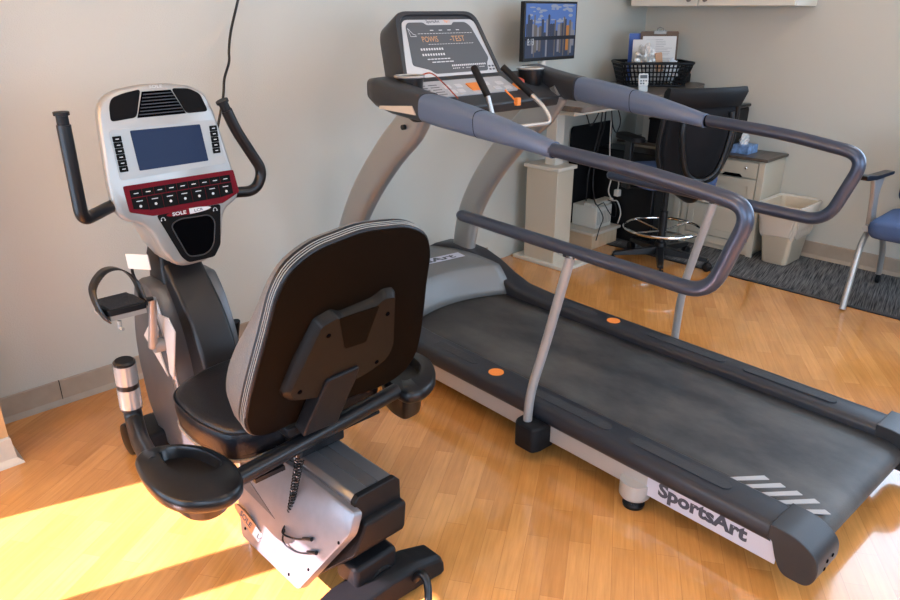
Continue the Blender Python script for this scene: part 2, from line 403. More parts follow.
# ------------------------------------------------------------------ treadmill (local frame: x across, y along, z up)
PSI = math.radians(2.3)
TM = thing('treadmill', 'large grey treadmill with long dark handrails and a wide black running belt', 'treadmill', (1.735, .46, 0), -PSI, local=True)
W = .88
def rail_sections(side):
    """side step: list of (s, outer a, inner a, top z) along length, near side; mirrored for the far side"""
    return [(.075, 0, .128, .198), (.6, 0, .128, .20), (1.2, 0, .13, .202), (1.62, 0, .13, .205), (1.76, .0, .128, .215), (1.88, -.012, .118, .245), (1.98, -.02, .105, .282), (2.10, -.022, .10, .315), (2.25, -.02, .11, .325), (2.36, -.008, .14, .31), (2.44, .02, .17, .26)]
for side in (0, 1):
    mir = (lambda a: a) if side == 0 else (lambda a: W-a)
    bm = B(); rings = []
    for s, ao, ai, z in rail_sections(side):
        lo = .148 if s < 1.8 else .12
        prof = [(ao+.004, lo-.006), (ao, lo+.008), (ao+.002, z-.016), (ao+.010, z-.004), (ao+.022, z), (ai-.016, z), (ai-.004, z-.006), (ai, z-.018), (ai, lo-.03), (ao+.03, lo-.03)]
        rings.append([V((mir(a), s, q)) for a, q in prof])
    loft(bm, rings); obj('side_rail', bm, M_NAVY, TM, angle=50)
    # end cap with rounded nose
    bm = B()
    outline = round2([(.046, .100), (.064, .155), (.077, .160), (.077, .205), (.0, .203), (-.062, .165), (-.064, .105), (-.045, .068), (.022, .066)], [.02, .004, .004, .004, .05, .04, .03, .02, .03], 5)
    fr = Fr((mir(-.010), 0, 0), (0, 1, 0), (0, 0, 1)) if side == 0 else Fr((mir(.128), 0, 0), (0, 1, 0), (0, 0, 1))
    plate(bm, outline, fr, 0, .138); o = obj('end_cap', bm, M_WDARK, TM, bevel=.012, seg=4)
    for da, dz in ((.05, .135), (.085, .135), (.04, .115)):
        bm = B(); disc(bm, (mir(da), -.0650, dz), .0055, .004, (0, 1, 0), 10); obj('screw', bm, M_HOLE, o)
    # rubber inserts on the step
    for s0, s1 in ((.23, .58), (.66, 1.02), (1.30, 1.70)):
        bm = B(); plate(bm, rr2(.045, s0, .088, s1, .020, 6), Fr((mir(0), 0, .2005), (1 if side == 0 else -1, 0, 0), (0, 1, 0)), -.004, .0022 if s0 < 1.2 else .0040)
        obj('grip_insert', bm, M_RUB, TM)
    bm = B(); disc(bm, (mir(.066), 1.20, .2), .030, .0035, n=28); obj('orange_dot', bm, M_ORANGE, TM, label='round orange sticker on the side step')
    # steel side beam under the step
    bm = B(); a0, a1 = sorted((mir(.012), mir(.055))); box(bm, (a0, .07, .070), (a1, 2.35, .150)); obj('side_beam', bm, M_SIDE, TM, bevel=.003)
    # post foot bracket
    bm = B(); pts = round2([(-.072, .885), (-.040, .872), (.035, .872), (.035, .985), (-.045, .985), (-.072, .965)], .012)
    if side: pts = [(W-a, b) for a, b in pts][::-1]
    plate(bm, pts, Fr((0, 0, 0), (1, 0, 0), (0, 1, 0)), .050, .145, inset=.008); obj('post_bracket', bm, M_BLK, TM, bevel=.004)
    # levelling foot
    cx = mir(.018); bm = B(); lathe(bm, [(.044, .040), (.050, .048), (.050, .10)], (cx, .515, 0), 28); o = obj('foot_housing', bm, M_SIDE, TM)
    bm = B(); lathe(bm, [(.022, 0), (.034, .002), (.036, .012), (.028, .020), (.033, .024), (.030, .034), (.014, .036), (.014, .05)], (cx, .515, 0), 24); obj('levelling_foot', bm, M_BLKS, TM)
    bm = B(); lathe(bm, [(.040, 0), (.040, .12)], (cx, 2.2, 0), 20); obj('front_foot', bm, M_BLK, TM)
# label plate and lettering on the near beam
fr = Fr((.0118, .60, .110), (0, -1, 0), (0, 0, 1))
bm = B(); plate(bm, round2([(.13, -.040), (.548, -.040), (.548, .039), (.13, .039)], [.001, .001, .035, .001]), fr, 0, .0012)
lp = obj('label_plate', bm, M_PLATE, TM, label='pale silver label strip with dark maker lettering')
bm = B(); text(bm, 'SportsArt', .064, Fr((.0118, .602-.318, .094), (0, -1, 0), (0, 0, 1)), bold=.0030, fit=.292, n0=.0018); obj('lettering', bm, M_INK, lp)
# deck and belt
bm = B(); box(bm, (.11, .10, .09), (W-.11, 2.2, .150)); obj('deck', bm, M_BLK, TM)
bm = B(); rings = []
for (s, z) in [(2.1, .162), (1.5, .161), (.8, .161), (.3, .160), (.08, .159), (.035, .158), (.006, .150), (-.014, .134), (-.020, .115), (-.014, .096), (.006, .081), (.04, .075), (.5, .074)]:
    rings.append([(.122, s, z), (.2, s, z), (.44, s, z), (.68, s, z), (W-.122, s, z)])
RR = [[V(p) for p in r] for r in rings]
bv = [[bm.verts.new(p) for p in r] for r in RR]
for i in range(len(bv)-1):
    for j in range(4): bm.faces.new((bv[i][j], bv[i][j+1], bv[i+1][j+1], bv[i+1][j]))
belt = obj('running_belt', bm, M_BELT, TM, angle=60, solid=.004)
bm = B()
for k in range(5):
    s_ = .305-.051*k; e_ = max(.0, s_-.110); t_ = (s_-.022-e_)/.110
    a1 = .135+(.113 if k < 4 else .085)
    plate(bm, [(.135, s_), (.135, s_-.020), (a1-.004, e_+.0), (a1+.004, e_+.020)], Fr((0, 0, .1625), (1, 0, 0), (0, 1, 0)), -.0015, .0010)
obj('belt_marking', bm, M_STRIPE, belt, smooth=False)
bm = B(); lathe(bm, [(.030, 0), (.030, W-.25)], (.125, .020, .116), 20, (1, 0, 0)); obj('rear_roller', bm, M_BLK, TM)
# hood (motor cover): arcs across, rising from belt to crest then back
def hood_ring(s_mid, bow, z_mid, zb, a0=.098, n=17):
    o = []
    for k in range(n):
        t = k/(n-1)*2-1; o.append(V((W/2+t*(W/2-a0), s_mid-bow*t*t, z_mid-zb*abs(t)**2.4)))
    return o
prof = [(1.900, .10, .166, .0), (1.912, .098, .196, .0), (1.930, .094, .232, .0), (1.952, .09, .268, .002), (1.972, .085, .296, .004), (1.980, .085, .302, .005), (2.02, .082, .309, .007), (2.12, .07, .319, .012), (2.26, .05, .324, .02), (2.38, .03, .312, .025), (2.45, .02, .28, .02), (2.47, .02, .20, .01), (2.47, .02, .09, .0)]
bm = B(); R_ = [[bm.verts.new(p) for p in hood_ring(*p_)] for p_ in prof]
for i in range(len(R_)-1):
    for j in range(16): bm.faces.new((R_[i][j], R_[i][j+1], R_[i+1][j+1], R_[i+1][j]))
hood = obj('motor_hood', bm, M_HOOD, TM, angle=28, solid=.006)
fr = Fr((.465, 2.115, .3216), (.98, -.10, -.006), (.10, .98, .045))
bm = B(); plate(bm, [(-.24, -.028), (.24, -.028), (.24, .034), (-.24, .034)], fr, 0, .0012); hl = obj('hood_label', bm, M_PLATE, hood, label='pale label plate with dark maker lettering')
bm = B(); text(bm, 'SportsArt', .064, Fr(fr(-.01, -.018, 0), fr.x, fr.y), bold=.0018, fit=.40, n0=.0018); obj('lettering', bm, M_INK, hl)
bm = B(); box(bm, (.02, 2.30, .045), (W-.02, 2.44, .20)); obj('base_frame', bm, M_BLK, TM, bevel=.01)
# uprights: flattened curved tubes
for a in (.055, W-.055):
    pts = crs([(a, 2.20, .235), (a, 2.197, .36), (a, 2.145, .54), (a, 2.015, .75), (a, 1.835, .95), (a, 1.68, 1.085), (a, 1.585, 1.165)], 6)
    bm = B(); P = pts; rings = []
    for i, p in enumerate(P):
        t = (P[min(i+1, len(P)-1)]-P[max(i-1, 0)]).normalized(); w = V((1, 0, 0)).cross(t)
        k = i/(len(P)-1); rings.append(se_ring(p, w, (1, 0, 0), (.070+.004*k)*(1-max(0, k-.83)*2.6), .034, 3.0, 24))
    loft(bm, rings); obj('upright', bm, M_SILV, TM, angle=40)
for a, s_, z_, d_ in ((.020, 1.675, 1.085, -.014), (W-.020, 1.675, 1.085, .014)):
    bm = B(); disc(bm, (a, s_, z_), .010, d_, (1, 0, 0), 14); obj('bolt', bm, M_BLKS, TM)
# wings and handrails
for side in (0, 1):
    mir = (lambda a: a) if side == 0 else (lambda a: W-a)
    dz = 0 if side == 0 else .012
    ds = 0. if side == 0 else -.02
    de = 0. if side == 0 else .055
    # dark front part
    secs = [(1.865, 1.238, .012, .03), (1.850, 1.215, .040, .045), (1.80, 1.206, .056, .052), (1.70, 1.188, .056, .055), (1.60, 1.177, .052, .055), (1.53, 1.171, .050, .052)]
    bm = B(); loft(bm, [se_ring((mir(.02), s+ds, z+dz), (0, 0, 1), (1, 0, 0), h, w, 4.2, 24) for s, z, h, w in secs]); o = obj('wing_housing', bm, M_WDARK, TM, angle=45)
    if side == 0:
        bm = B(); plate(bm, [(-1.758, 1.161), (-1.562, 1.178), (-1.543, 1.147), (-1.758, 1.150)], Fr((-.0352, 0, 0), (0, -1, 0), (0, 0, 1)), -.004, .0015); obj('accent_strip', bm, M_STRIPC, o, label='pale tan inlay strip')
    # sleeve
    secs = [(1.528, 1.170, .050, .050), (1.45, 1.163, .052, .050), (1.30, 1.148, .048, .047), (1.15, 1.130, .040, .042), (1.03, 1.114, .031, .035), (.955, 1.102, .026, .029), (.925, 1.098, .025, .027)]
    bm = B(); loft(bm, [se_ring((mir(.015), s+ds, z+dz), (0, 0, 1), (1, 0, 0), h, w, 2.9, 24) for s, z, h, w in secs]); o = obj('wing_sleeve', bm, M_WING, TM, angle=45)
    bm = B(); loft(bm, [se_ring((mir(.015), 1.245+q+ds, 1.142+dz), (0, .1, 1), (1, 0, 0), .0466, .0456, 2.9, 24) for q in (0, .0025)]); obj('seam', bm, M_HOLE, o)
    bm = B(); loft(bm, [se_ring((mir(.012), .921+q+ds, 1.098+dz), (0, .1, 1), (1, 0, 0), .0228, .0228, 2, 20) for q in (0, .006)]); obj('collar_ring', bm, M_HOLE, o)
    # handrail tube
    zl = .800 if side == 0 else .828
    a = mir(.008)
    pts = fillet([(a, .93+ds, 1.100+dz), (a, .60, 1.083+dz), (a, .268+de, 1.046+dz), (a, .355+de, zl-.012), (a, .75, zl-.004), (a, 1.335+ds, zl+.008)], [0, .1, .075, .075, .02, 0], 9)
    pts += [V((a, 1.352+ds, zl+.008)), V((a, 1.360+ds, zl+.008))]
    rad = [.0215]*(len(pts)-2)+[.016, .006]
    bm = B(); tube(bm, pts, rad, 20); obj('handrail', bm, M_HAND, TM, angle=50)
    # post
    zt = zl-.018
    bm = B(); tube(bm, fillet([(mir(.010), .83, zt), (mir(.008), .915, .43), (mir(-.028), .942, .25), (mir(-.032), .945, .10)], .09, 8), .0165, 18); obj('support_post', bm, M_POST, TM, angle=50)
    bm = B(); loft(bm, [se_ring((mir(.009), .83, zt-.004+q*.008), (0, 1, 0), (1, 0, 0), .052, .0215, 2, 24) for q in (0, 1)]); obj('saddle_plate', bm, M_CHROME, TM)
# console shelf between the wings
frl = Fr((W/2-.03, 1.60, 1.165), (1, 0, 0), (0, .19, .085))   # shelf plane rises to the back
SH = []
bm = B(); plate(bm, round2([(-.42, -.035), (.45, -.035), (.45, .21), (-.42, .21)], .02), frl, -.045, .0); shelf = obj('console_shelf', bm, M_WDARK, TM, bevel=.008)
bm = B(); plate(bm, round2([(-.31, .045), (.20, .045), (.20, .165), (-.31, .165)], .01), frl, 0, .004); kp = obj('keypad', bm, M_KEY, shelf, label='light grey keypad strip')
bm = B(); plate(bm, rr2(-.045, .07, .03, .125, .006), frl, .004, .008); obj('stop_button', bm, M_ORANGE, kp, label='square orange button')
for kx, ky in ((-.15, .075), (-.15, .115), (-.09, .115), (-.105, .075), (.065, .115), (.10, .075), (.14, .11), (.16, .07)):
    bm = B(); plate(bm, rr2(kx-.018, ky-.012, kx+.018, ky+.012, .004), frl, .004, .0065); obj('key', bm, M_WTEXT, kp)
bm = B()
for r_ in range(5): 
    for x0 in (-.295, -.235): plate(bm, [(x0, .06+.018*r_), (x0+.045, .06+.018*r_), (x0+.045, .064+.018*r_), (x0, .064+.018*r_)], frl, .004, .005)
obj('key_print', bm, M_PANEL, kp, smooth=False)
# emergency stop
ec = frl(.225, .075, 0); bm = B(); lathe(bm, [(.026, 0), (.026, .006)], ec, 24, frl.n); es = obj('emergency_stop', bm, M_ORANGE, shelf)
bm = B(); lathe(bm, [(.012, .006), (.012, .018), (.020, .020), (.021, .028), (.017, .034)], ec, 24, frl.n); obj('button', bm, mat('red_orange', (.45, .05, .015), .35), es)
# cup holders
for a, s in ((.095, 1.735), (W-.125, 1.71)):
    bm = B(); lathe(bm, [(.044, -.085), (.050, -.08), (.054, 0), (.050, 0), (.046, -.07), (.02, -.072)], (a, s, 1.262), 30, cap=True); o = obj('cup_holder', bm, M_BLKS, TM, angle=50)
    bm = B(); tube(bm, [(a+.056*math.cos(t), s+.056*math.sin(t), 1.263) for t in [2*PI*k/36 for k in range(36)]], .005, 8, closed=True); obj('cup_rim', bm, M_SILV, o)
# display housing
frc = Fr((W/2-.050, 1.815, 1.258), (1, 0, 0), (0, .115, .225))
out = round2([(-.275, -.015), (.275, -.015), (.205, .245), (-.205, .245)], [.03, .03, .045, .045], 7)
bm = B()
big = round2([(-.285, -.06), (.285, -.06), (.222, .262), (-.222, .262)], [.02, .02, .06, .06], 7)
sm = [(x*.96, y*.97) for x, y in big]
loft(bm, [[frc(x, y-.01, -.125) for x, y in sm], [frc(x*1.0, y-.008, -.105) for x, y in big], [frc(x, y, .005) for x, y in big], [frc(x, y, .014) for x, y in [(x*.985, .1+(y-.1)*.985) for x, y in big]], [frc(x, y, .014) for x, y in [(x*.915, .1+(y-.1)*.90) for x, y in big]], [frc(x, y, .004) for x, y in [(x*.90, .1+(y-.1)*.88) for x, y in big]]])
hs = obj('display_housing', bm, M_WDARK, TM, angle=40)
bm = B(); plate(bm, round2([(-.262, -.045), (.262, -.045), (.205, .226), (-.192, .226)], [.01, .01, .03, .03], 6), frc, .003, .008); fp = obj('face_plate', bm, M_FRAME, hs, label='silver front plate')
bm = B(); plate(bm, round2([(-.205, .035), (-.12, .012), (-.10, -.005), (.20, -.005), (.205, .03), (.225, .05), (.175, .195), (.15, .214), (.08, .214), (.07, .202), (-.07, .202), (-.085, .214), (-.165, .214), (-.18, .2)], .012, 3), frc, .008, .0095)
dp = obj('display', bm, M_PANEL, fp, label='dark grey display panel')
def dots(bm, x0, x1, y, w, h, gap, fr, n0=.0095, n1=.0102, keep=1.):
    x = x0
    while x < x1:
        if random.random() < keep: plate(bm, [(x, y), (x+w, y), (x+w, y+h), (x, y+h)], fr, n0, n1)
        x += w+gap
bm = B()
dots(bm, -.13, .17, .165, .012, .0016, .004, frc); dots(bm, -.09, .165, .119, .010, .0016, .005, frc)
dots(bm, .0, .19, .022, .007, .007, .004, frc); dots(bm, .0, .19, .012, .007, .003, .004, frc, keep=.7)
dots(bm, -.14, -.02, .095, .008, .009, .006, frc); dots(bm, -.14, -.02, .072, .008, .009, .006, frc); dots(bm, -.12, -.01, .055, .014, .004, .004, frc); dots(bm, -.10, .0, .042, .02, .004, .004, frc)
dots(bm, -.06, .10, .178, .018, .003, .03, frc)
for x0, y0, x1, y1 in ((-.175, .19, -.155, .165), (-.155, .165, -.14, .16), (-.175, .19, -.17, .155), (-.168, .155, -.14, .155)):
    d = V((x1-x0, y1-y0, 0)); nn = V((-d.y, d.x, 0)).normalized()*.0008
    plate(bm, [(x0+nn.x, y0+nn.y), (x1+nn.x, y1+nn.y), (x1-nn.x, y1-nn.y), (x0-nn.x, y0-nn.y)], frc, .0095, .0102)
obj('display_print', bm, M_WTEXT, dp, smooth=False)
bm = B(); text(bm, 'POWIS', .034, Fr(frc(-.075, .130, 0), frc.x, frc.y), n0=.0104, fit=.085); text(bm, '-TEST', .034, Fr(frc(.075, .130, 0), frc.x, frc.y), n0=.0104, fit=.085); obj('led_text', bm, M_ORLED, dp, label='orange LED characters', smooth=False)
bm = B(); text(bm, 'SportsArt', .018, Fr(frc(-.03, .212, 0), frc.x, frc.y), n0=.0086, bold=.0003); obj('brand_text', bm, M_INK, fp, smooth=False)
bm = B(); text(bm, 'T611', .016, Fr(frc(.048, .212, 0), frc.x, frc.y), n0=.0086, bold=.0003); obj('model_text', bm, M_ORANGE, fp, smooth=False)
bm = B()
for x0 in (.215, .235): 
    for y0 in (.0, .014): plate(bm, rr2(x0-.006, y0-.004, x0+.006, y0+.004, .002), frc, .008, .0095)
obj('small_keys', bm, M_PANEL, fp)
bm = B(); plate(bm, [(-.20, .0), (-.24, -.035), (.245, -.038), (.215, -.02), (.12, -.03), (-.14, -.03)], frc, .008, .0098); obj('lower_lip', bm, M_HOLE, fp)
# heart-rate bars
g1a, g1b = V((.300, 1.590, 1.292)), V((.318, 1.530, 1.190))
bm = B(); tube(bm, [g1a+(g1a-g1b).normalized()*.008, g1a, g1b], [.010, .0145, .0145], 16); obj('pulse_grip', bm, M_BLK, TM, angle=50, label='black foam pulse grip in the centre')
g2a, g2b = V((.535, 1.665, 1.280)), V((.578, 1.535, 1.175))
bm = B(); tube(bm, [g2a, g2b], [.0145, .0145], 16); obj('pulse_grip', bm, M_BLK, TM, angle=50, label='black foam pulse grip on the right')
bm = B(); tube(bm, fillet([(.185, 1.60, 1.15), (.19, 1.55, 1.075), (.27, 1.52, 1.062), (.60, 1.44, 1.07), g2b+V((.018, -.055, -.045)), g2b], [0, .03, .05, .04, .04, 0], 8), .0095, 14)
tube(bm, [g1b, g1b+V((.01, -.02, -.075)), (.345, 1.50, 1.066)], .0095, 14); obj('pulse_bar', bm, M_SILV, TM, angle=50)
bm = B(); tube(bm, crs([(.15, 1.74, 1.262), (.175, 1.70, 1.272), (.205, 1.66, 1.235), (.235, 1.61, 1.18)], 6), .0028, 6); obj('safety_cord', bm, mat('red_black_cord', (.30, .05, .02), .6, var=.9, vscale=160), TM, label='thin red and black safety cord')
bm = B(); tube(bm, crs([(.46, 1.575, 1.20), (.47, 1.53, 1.165), (.455, 1.515, 1.155), (.49, 1.52, 1.15)], 6), .004, 6); box(bm, (.455, 1.50, 1.145), (.475, 1.515, 1.175)); obj('safety_clip', bm, M_ORANGE, TM, label='orange safety clip hanging under the console')

# ------------------------------------------------------------------ recumbent bike (world aligned)
CX = .93
BK = thing('exercise_bike', 'black and silver recumbent exercise bike with padded seat, nearest the left wall', 'exercise bike', (CX, 1.8, 0))
# stabilisers
bm = B(); plate(bm, round2([(2.30, .012), (2.52, .012), (2.50, .085), (2.32, .095)], .015), Fr((.745, 0, 0), (0, 1, 0), (0, 0, 1)), 0, .37); obj('front_stabiliser', bm, M_BLK, BK, bevel=.006)
for x in (.70, 1.115):
    bm = B(); lathe(bm, [(.030, 0), (.058, .006), (.060, .012), (.060, .034), (.054, .040), (.02, .042)], (x, 2.41, .061), 28, (1, 0, 0)); obj('transport_wheel', bm, M_BLKS, BK, angle=50)
# rear stabiliser: tapered bar curving down at the ends
bm = B(); rings = []
for x, hw, z0, z1, y in ((.60, .040, .012, .045, 1.215), (.64, .052, .012, .066, 1.22), (.80, .058, .02, .088, 1.235), (.93, .058, .02, .096, 1.235), (1.03, .052, .015, .088, 1.228), (1.098, .046, .012, .074, 1.218), (1.116, .037, .012, .052, 1.213)):
    rings.append([(x, y-hw, z0), (x, y+hw, z0), (x, y+hw*.92, z1-.014), (x, y+hw*.6, z1), (x, y-hw*.6, z1), (x, y-hw*.92, z1-.014)])
loft(bm, rings); obj('rear_stabiliser', bm, M_BLK, BK, angle=40, bevel=.005)
bm = B(); tube(bm, [(CX, 1.232, .07), (CX, 1.36, .12), (CX, 1.5, .2)], .042, 14); obj('rear_strut', bm, M_BLK, BK)
bm = B(); box(bm, (.845, 1.225, .075), (.985, 1.32, .150)); obj('rear_bracket', bm, M_BLK, BK, bevel=.012)
bm = B(); tube(bm, crs([(1.005, 1.18, .05), (1.015, 1.16, .075), (1.012, 1.135, .06), (.99, 1.11, .018), (.94, 1.08, .012), (.86, 1.07, .012)], 7), .011, 12); obj('power_cord', bm, M_BLKS, BK, label='thick black cord at the rear foot')
# drive body side silhouette (y,z)
sil = round2([(2.36, .02), (2.46, .16), (2.485, .42), (2.40, .64), (2.355, .735), (2.255, .735), (2.20, .68), (2.115, .59), (2.055, .47), (2.025, .33), (1.98, .20), (1.93, .06), (1.95, .02)], [.03, .08, .10, .05, .01, .02, .05, .07, .08, .1, .05, .03, .03], 5)
frs = Fr((0, 0, 0), (0, 1, 0), (0, 0, 1))    # n = +x
bm = B(); plate(bm, sil, frs, .872, 1.0); obj('drive_shroud', bm, M_SHBLK, BK, angle=35, bevel=.012, seg=3)
silL = round2([(2.355, .028), (2.452, .16), (2.478, .42), (2.395, .64), (2.35, .668), (2.262, .668), (2.205, .60), (2.148, .47), (2.13, .33), (2.07, .16), (1.96, .06), (1.97, .028)], [.03, .08, .10, .04, .01, .02, .07, .08, .1, .05, .03, .03], 5)
for x0, x1 in ((.872, .812), (1.0, 1.06)):
    bm = B(); plate(bm, silL, frs, x0, x1, inset=.022); sp = obj('side_cover', bm, M_SHROUD, BK, angle=30)
    if x1 < .9:
        bm = B()
        tube(bm, crs([(x1+.006, 2.235, .63), (x1+.003, 2.19, .55), (x1+.003, 2.165, .45), (x1+.003, 2.145, .33), (x1+.003, 2.10, .22)], 8), .017, 10, flat=((1, 0, 0), .35)); obj('edge_strip', bm, M_ALU, sp, label='bright curved edge strip')
        bm = B()
        for y, z in ((2.30, .63), (2.185, .50)): disc(bm, (x1+.002, y, z), .006, -.003, (1, 0, 0), 12)
        obj('screw_hole', bm, M_HOLE, sp)
# neck and mast
bm = B(); loft(bm, [[(x, y, z) for x, y in rr2(.93-hw, y0, .93+hw, y1, .014)] for z, hw, y0, y1 in ((.66, .066, 2.245, 2.365), (.745, .066, 2.250, 2.368), (.775, .060, 2.255, 2.36))]); obj('neck_cover', bm, M_SHBLK, BK, angle=40)
bm = B(); loft(bm, [[(x, y, z) for x, y in rr2(.93-hw, y0, .93+hw, y1, .02)] for z, hw, y0, y1 in ((.755, .062, 2.18, 2.31), (.80, .085, 2.18, 2.335), (.88, .112, 2.19, 2.345), (.98, .150, 2.215, 2.34), (1.1, .15, 2.245, 2.33))]); obj('mast_shell', bm, M_SHELL, BK, angle=40)
# left tag hanging behind the neck
fr = Fr((.815, 2.30, .735), (.35, -1, .12), (0, .1, 1)); bm = B(); plate(bm, [(-.055, -.02), (.05, -.02), (.05, .03), (-.055, .03)], fr, 0, .002); tg = obj('paper_tag', bm, M_PAPER, BK, label='white paper tag tied behind the neck')
bm = B(); tube(bm, crs([(.83, 2.36, .74), (.815, 2.375, .69), (.83, 2.36, .62), (.85, 2.33, .60)], 6), .005, 8); obj('rear_wire', bm, M_BLKS, BK)
# crank, pedal
ca = V((.795, 2.19, .487)); cb = V((.768, 2.105, .680))
bm = B(); lathe(bm, [(.025, 0), (.022, -.035)], (.812, 2.19, .485), 20, (1, 0, 0)); tube(bm, [ca+V((-.02, 0, 0)), cb], [.015, .011], 12); crank = obj('crank_arm', bm, mat('crank_steel', (.26, .25, .24), .35, metal=.35), BK)
bm = B(); fr = Fr((.8105, 2.19, .485), (0, -1, 0), (0, 0, 1))
plate(bm, [(-.155, -.02), (-.045, .085), (-.02, .045), (-.05, -.02), (.0, -.12)], fr, 0, .004); plate(bm, [(.0, .105), (.075, .115), (.115, .08), (.045, -.115), (.02, -.1), (.03, .03)], fr, 0, .004); obj('crank_plate', bm, mat('pale_plate', (.62, .60, .57), .35, metal=.2), BK, label='pale grey angular plate around the crank')
pc = V((.670, 2.112, .688))  # pedal body
frp = Fr(pc, (1, .05, -.02), (.0, 1, -.05))
bm = B(); plate(bm, round2([(-.058, -.062), (.055, -.070), (.062, .045), (.02, .078), (-.045, .072), (-.062, .02)], .012), frp, -.012, .008); pd = obj('pedal', bm, M_BLK, BK, bevel=.003)
bm = B()
for k in range(13): 
    y_ = -.058+.0098*k; box_pts = [(-.05, y_), (.052, y_), (.052, y_+.004), (-.05, y_+.004)]; plate(bm, box_pts, frp, .008, .011)
obj('pedal_ridges', bm, M_RUB, pd, smooth=False)
bm = B(); plate(bm, [(-.052, -.06), (.05, -.068), (.05, .05), (-.052, .06)], frp, -.026, -.012); tube(bm, [frp(-.03, -.06, -.03), frp(-.03, -.06, -.052)], .006, 8); tube(bm, [frp(-.03, -.052, -.052), frp(-.03, -.078, -.052)], .005, 8); obj('pedal_base', bm, M_SHELL, pd)
bm = B()
arc = crs([(q_[0]*.92, q_[1], q_[2]*.90-.002) for q_ in [(-.062, -.045, -.03), (-.078, -.03, .02), (-.070, .0, .075), (-.02, .02, .115), (.03, .02, .112), (.066, .01, .07), (.070, -.02, .01), (.066, -.03, -.008)]], 6)
for i in range(len(arc)-1):
    p, q = arc[i], arc[i+1]
    vs = [frp(*p), frp(*q)]; wv = frp.y*.026
    a_, b_, c_, d_ = vs[0]-wv, vs[1]-wv, vs[1]+wv, vs[0]+wv
    bm.faces.new([bm.verts.new(x) for x in (a_, b_, c_, d_)])
obj('pedal_strap', bm, M_BLKS, pd, angle=60, solid=.003)
bm = B(); tube(bm, [cb, cb+V((-.035, 0, .004))], .008, 10); obj('pedal_axle', bm, M_BLKS, BK)
# opposite crank
bm = B(); tube(bm, [(1.06, 2.19, .485), (1.075, 2.19, .485), (1.085, 2.27, .32)], .011, 10); o = obj('crank_arm', bm, M_BLK, BK)
bm = B(); box(bm, (1.11, 2.21, .295), (1.21, 2.33, .320)); obj('pedal', bm, M_BLK, BK, bevel=.008)
# handle bars by the console
for sgn in (-1, 1):
    if sgn < 0: P = fillet([(.86, 2.27, .972), (.74, 2.225, .955), (.622, 2.135, .948), (.620, 2.13, 1.215)], [0, .05, .035, 0], 8)
    else: P = fillet([(.98, 2.28, .955), (1.13, 2.245, .925), (1.215, 2.22, .922), (1.250, 2.22, .985), (1.165, 2.22, 1.135), (1.140, 2.22, 1.20)], [0, .05, .04, .05, .08, 0], 8)
    bm = B(); tube(bm, P, .0185, 18); hb = obj('handlebar', bm, M_BLKS, BK, angle=50, label='black handlebar left of the console' if sgn < 0 else 'black handlebar right of the console')
    d = (P[-1]-P[-2]).normalized(); bm = B(); tube(bm, [P[-1]-d*.02, P[-1]+d*.024, P[-1]+d*.025, P[-1]+d*.034], [.0155, .0155, .0205, .0205], 18); obj('grip_end', bm, M_BLK, hb)
# console
frk = Fr((CX+.003, 2.16, .747), (1, 0, 0), (0, 2.245-2.16, 1.287-.747))   # n faces the rider
outer = [(-.165, .525), (-.125, .546), (-.044, .556), (.035, .554), (.109, .542), (.152, .515), (.170, .462), (.178, .41), (.186, .357), (.198, .272), (.206, .205), (.198, .172), (.15, .148), (.132, .12), (.118, .06), (.09, .010), (.05, -.008), (-.02, -.010), (-.055, .0), (-.085, .05), (-.107, .12), (-.135, .15), (-.178, .165), (-.2, .205), (-.2, .28), (-.194, .36), (-.190, .42), (-.184, .49)]
outer = round2(outer, .02, 3)
def sc2(p, k, c=(0, .3)): return [(c[0]+(x-c[0])*k, c[1]+(y-c[1])*k) for x, y in p]
bm = B(); loft(bm, [[frk(x, y, -.085) for x, y in sc2(outer, .80)], [frk(x, y, -.070) for x, y in sc2(outer, .90)], [frk(x, y, -.032) for x, y in sc2(outer, .995)], [frk(x, y, -.012) for x, y in outer], [frk(x, y, -.003) for x, y in sc2(outer, .985)], [frk(x, y, 0) for x, y in sc2(outer, .955)]])
con = obj('console', bm, M_SHELL, BK, angle=50, label='silver shell console')
M_FB = mat('face_black', (.007, .0065, .0065), .6, spec=.04)
def face(name, pts, n0, n1, m, par, r=.0, **k):
    bm = B(); plate(bm, round2(pts, r) if r else pts, frk, n0, n1); return obj(name, bm, m, par, **k)
face('speaker_panel', [(-.150, .500), (-.138, .522), (-.10, .533), (-.049, .541), (-.078, .461), (-.155, .455)], -.002, .0012, M_FB, con, .012)
face('speaker_panel', [(.044, .537), (.10, .533), (.133, .515), (.150, .459), (.077, .459)], -.002, .0012, M_FB, con, .012)
face('fan_grille', [(-.047, .533), (.042, .533), (.076, .459), (-.076, .459)], -.002, .0015, M_HOLE, con)
bm = B()
for k in range(7):
    y = .466+.0095*k; hw = .072-(y-.459)*.42; plate(bm, [(-hw, y), (hw, y), (hw, y+.003), (-hw, y+.003)], frk, .0015, .004)
obj('grille_slats', bm, M_RUB, con, smooth=False)
face('display_bezel', round2([(-.168, .432), (.166, .432), (.178, .29), (-.166, .285)], .012), -.002, .0018, mat('bezel_grey', (.31, .305, .285), .38, metal=.3), con)
face('screen', round2([(-.107, .425), (.113, .422), (.118, .307), (-.104, .306)], .004), .001, .0032, M_LCD, con)
for sd in (-1, 1):
    for k in range(6):
        x = -.149 if sd < 0 else .151+.001*(5-k)*.8; y = .405-.0175*k
        if sd > 0 and k == 5: continue
        o = face('soft_key', rr2(x-.0125, y-.0084, x+.0125, y+.0084, .002), .0015, .004, M_FB, con)
        face('key_mark', [(x-.005, y-.0012), (x+.005, y-.0012), (x+.005, y+.0012), (x-.005, y+.0012)], .004, .0044, M_WTEXT, o)
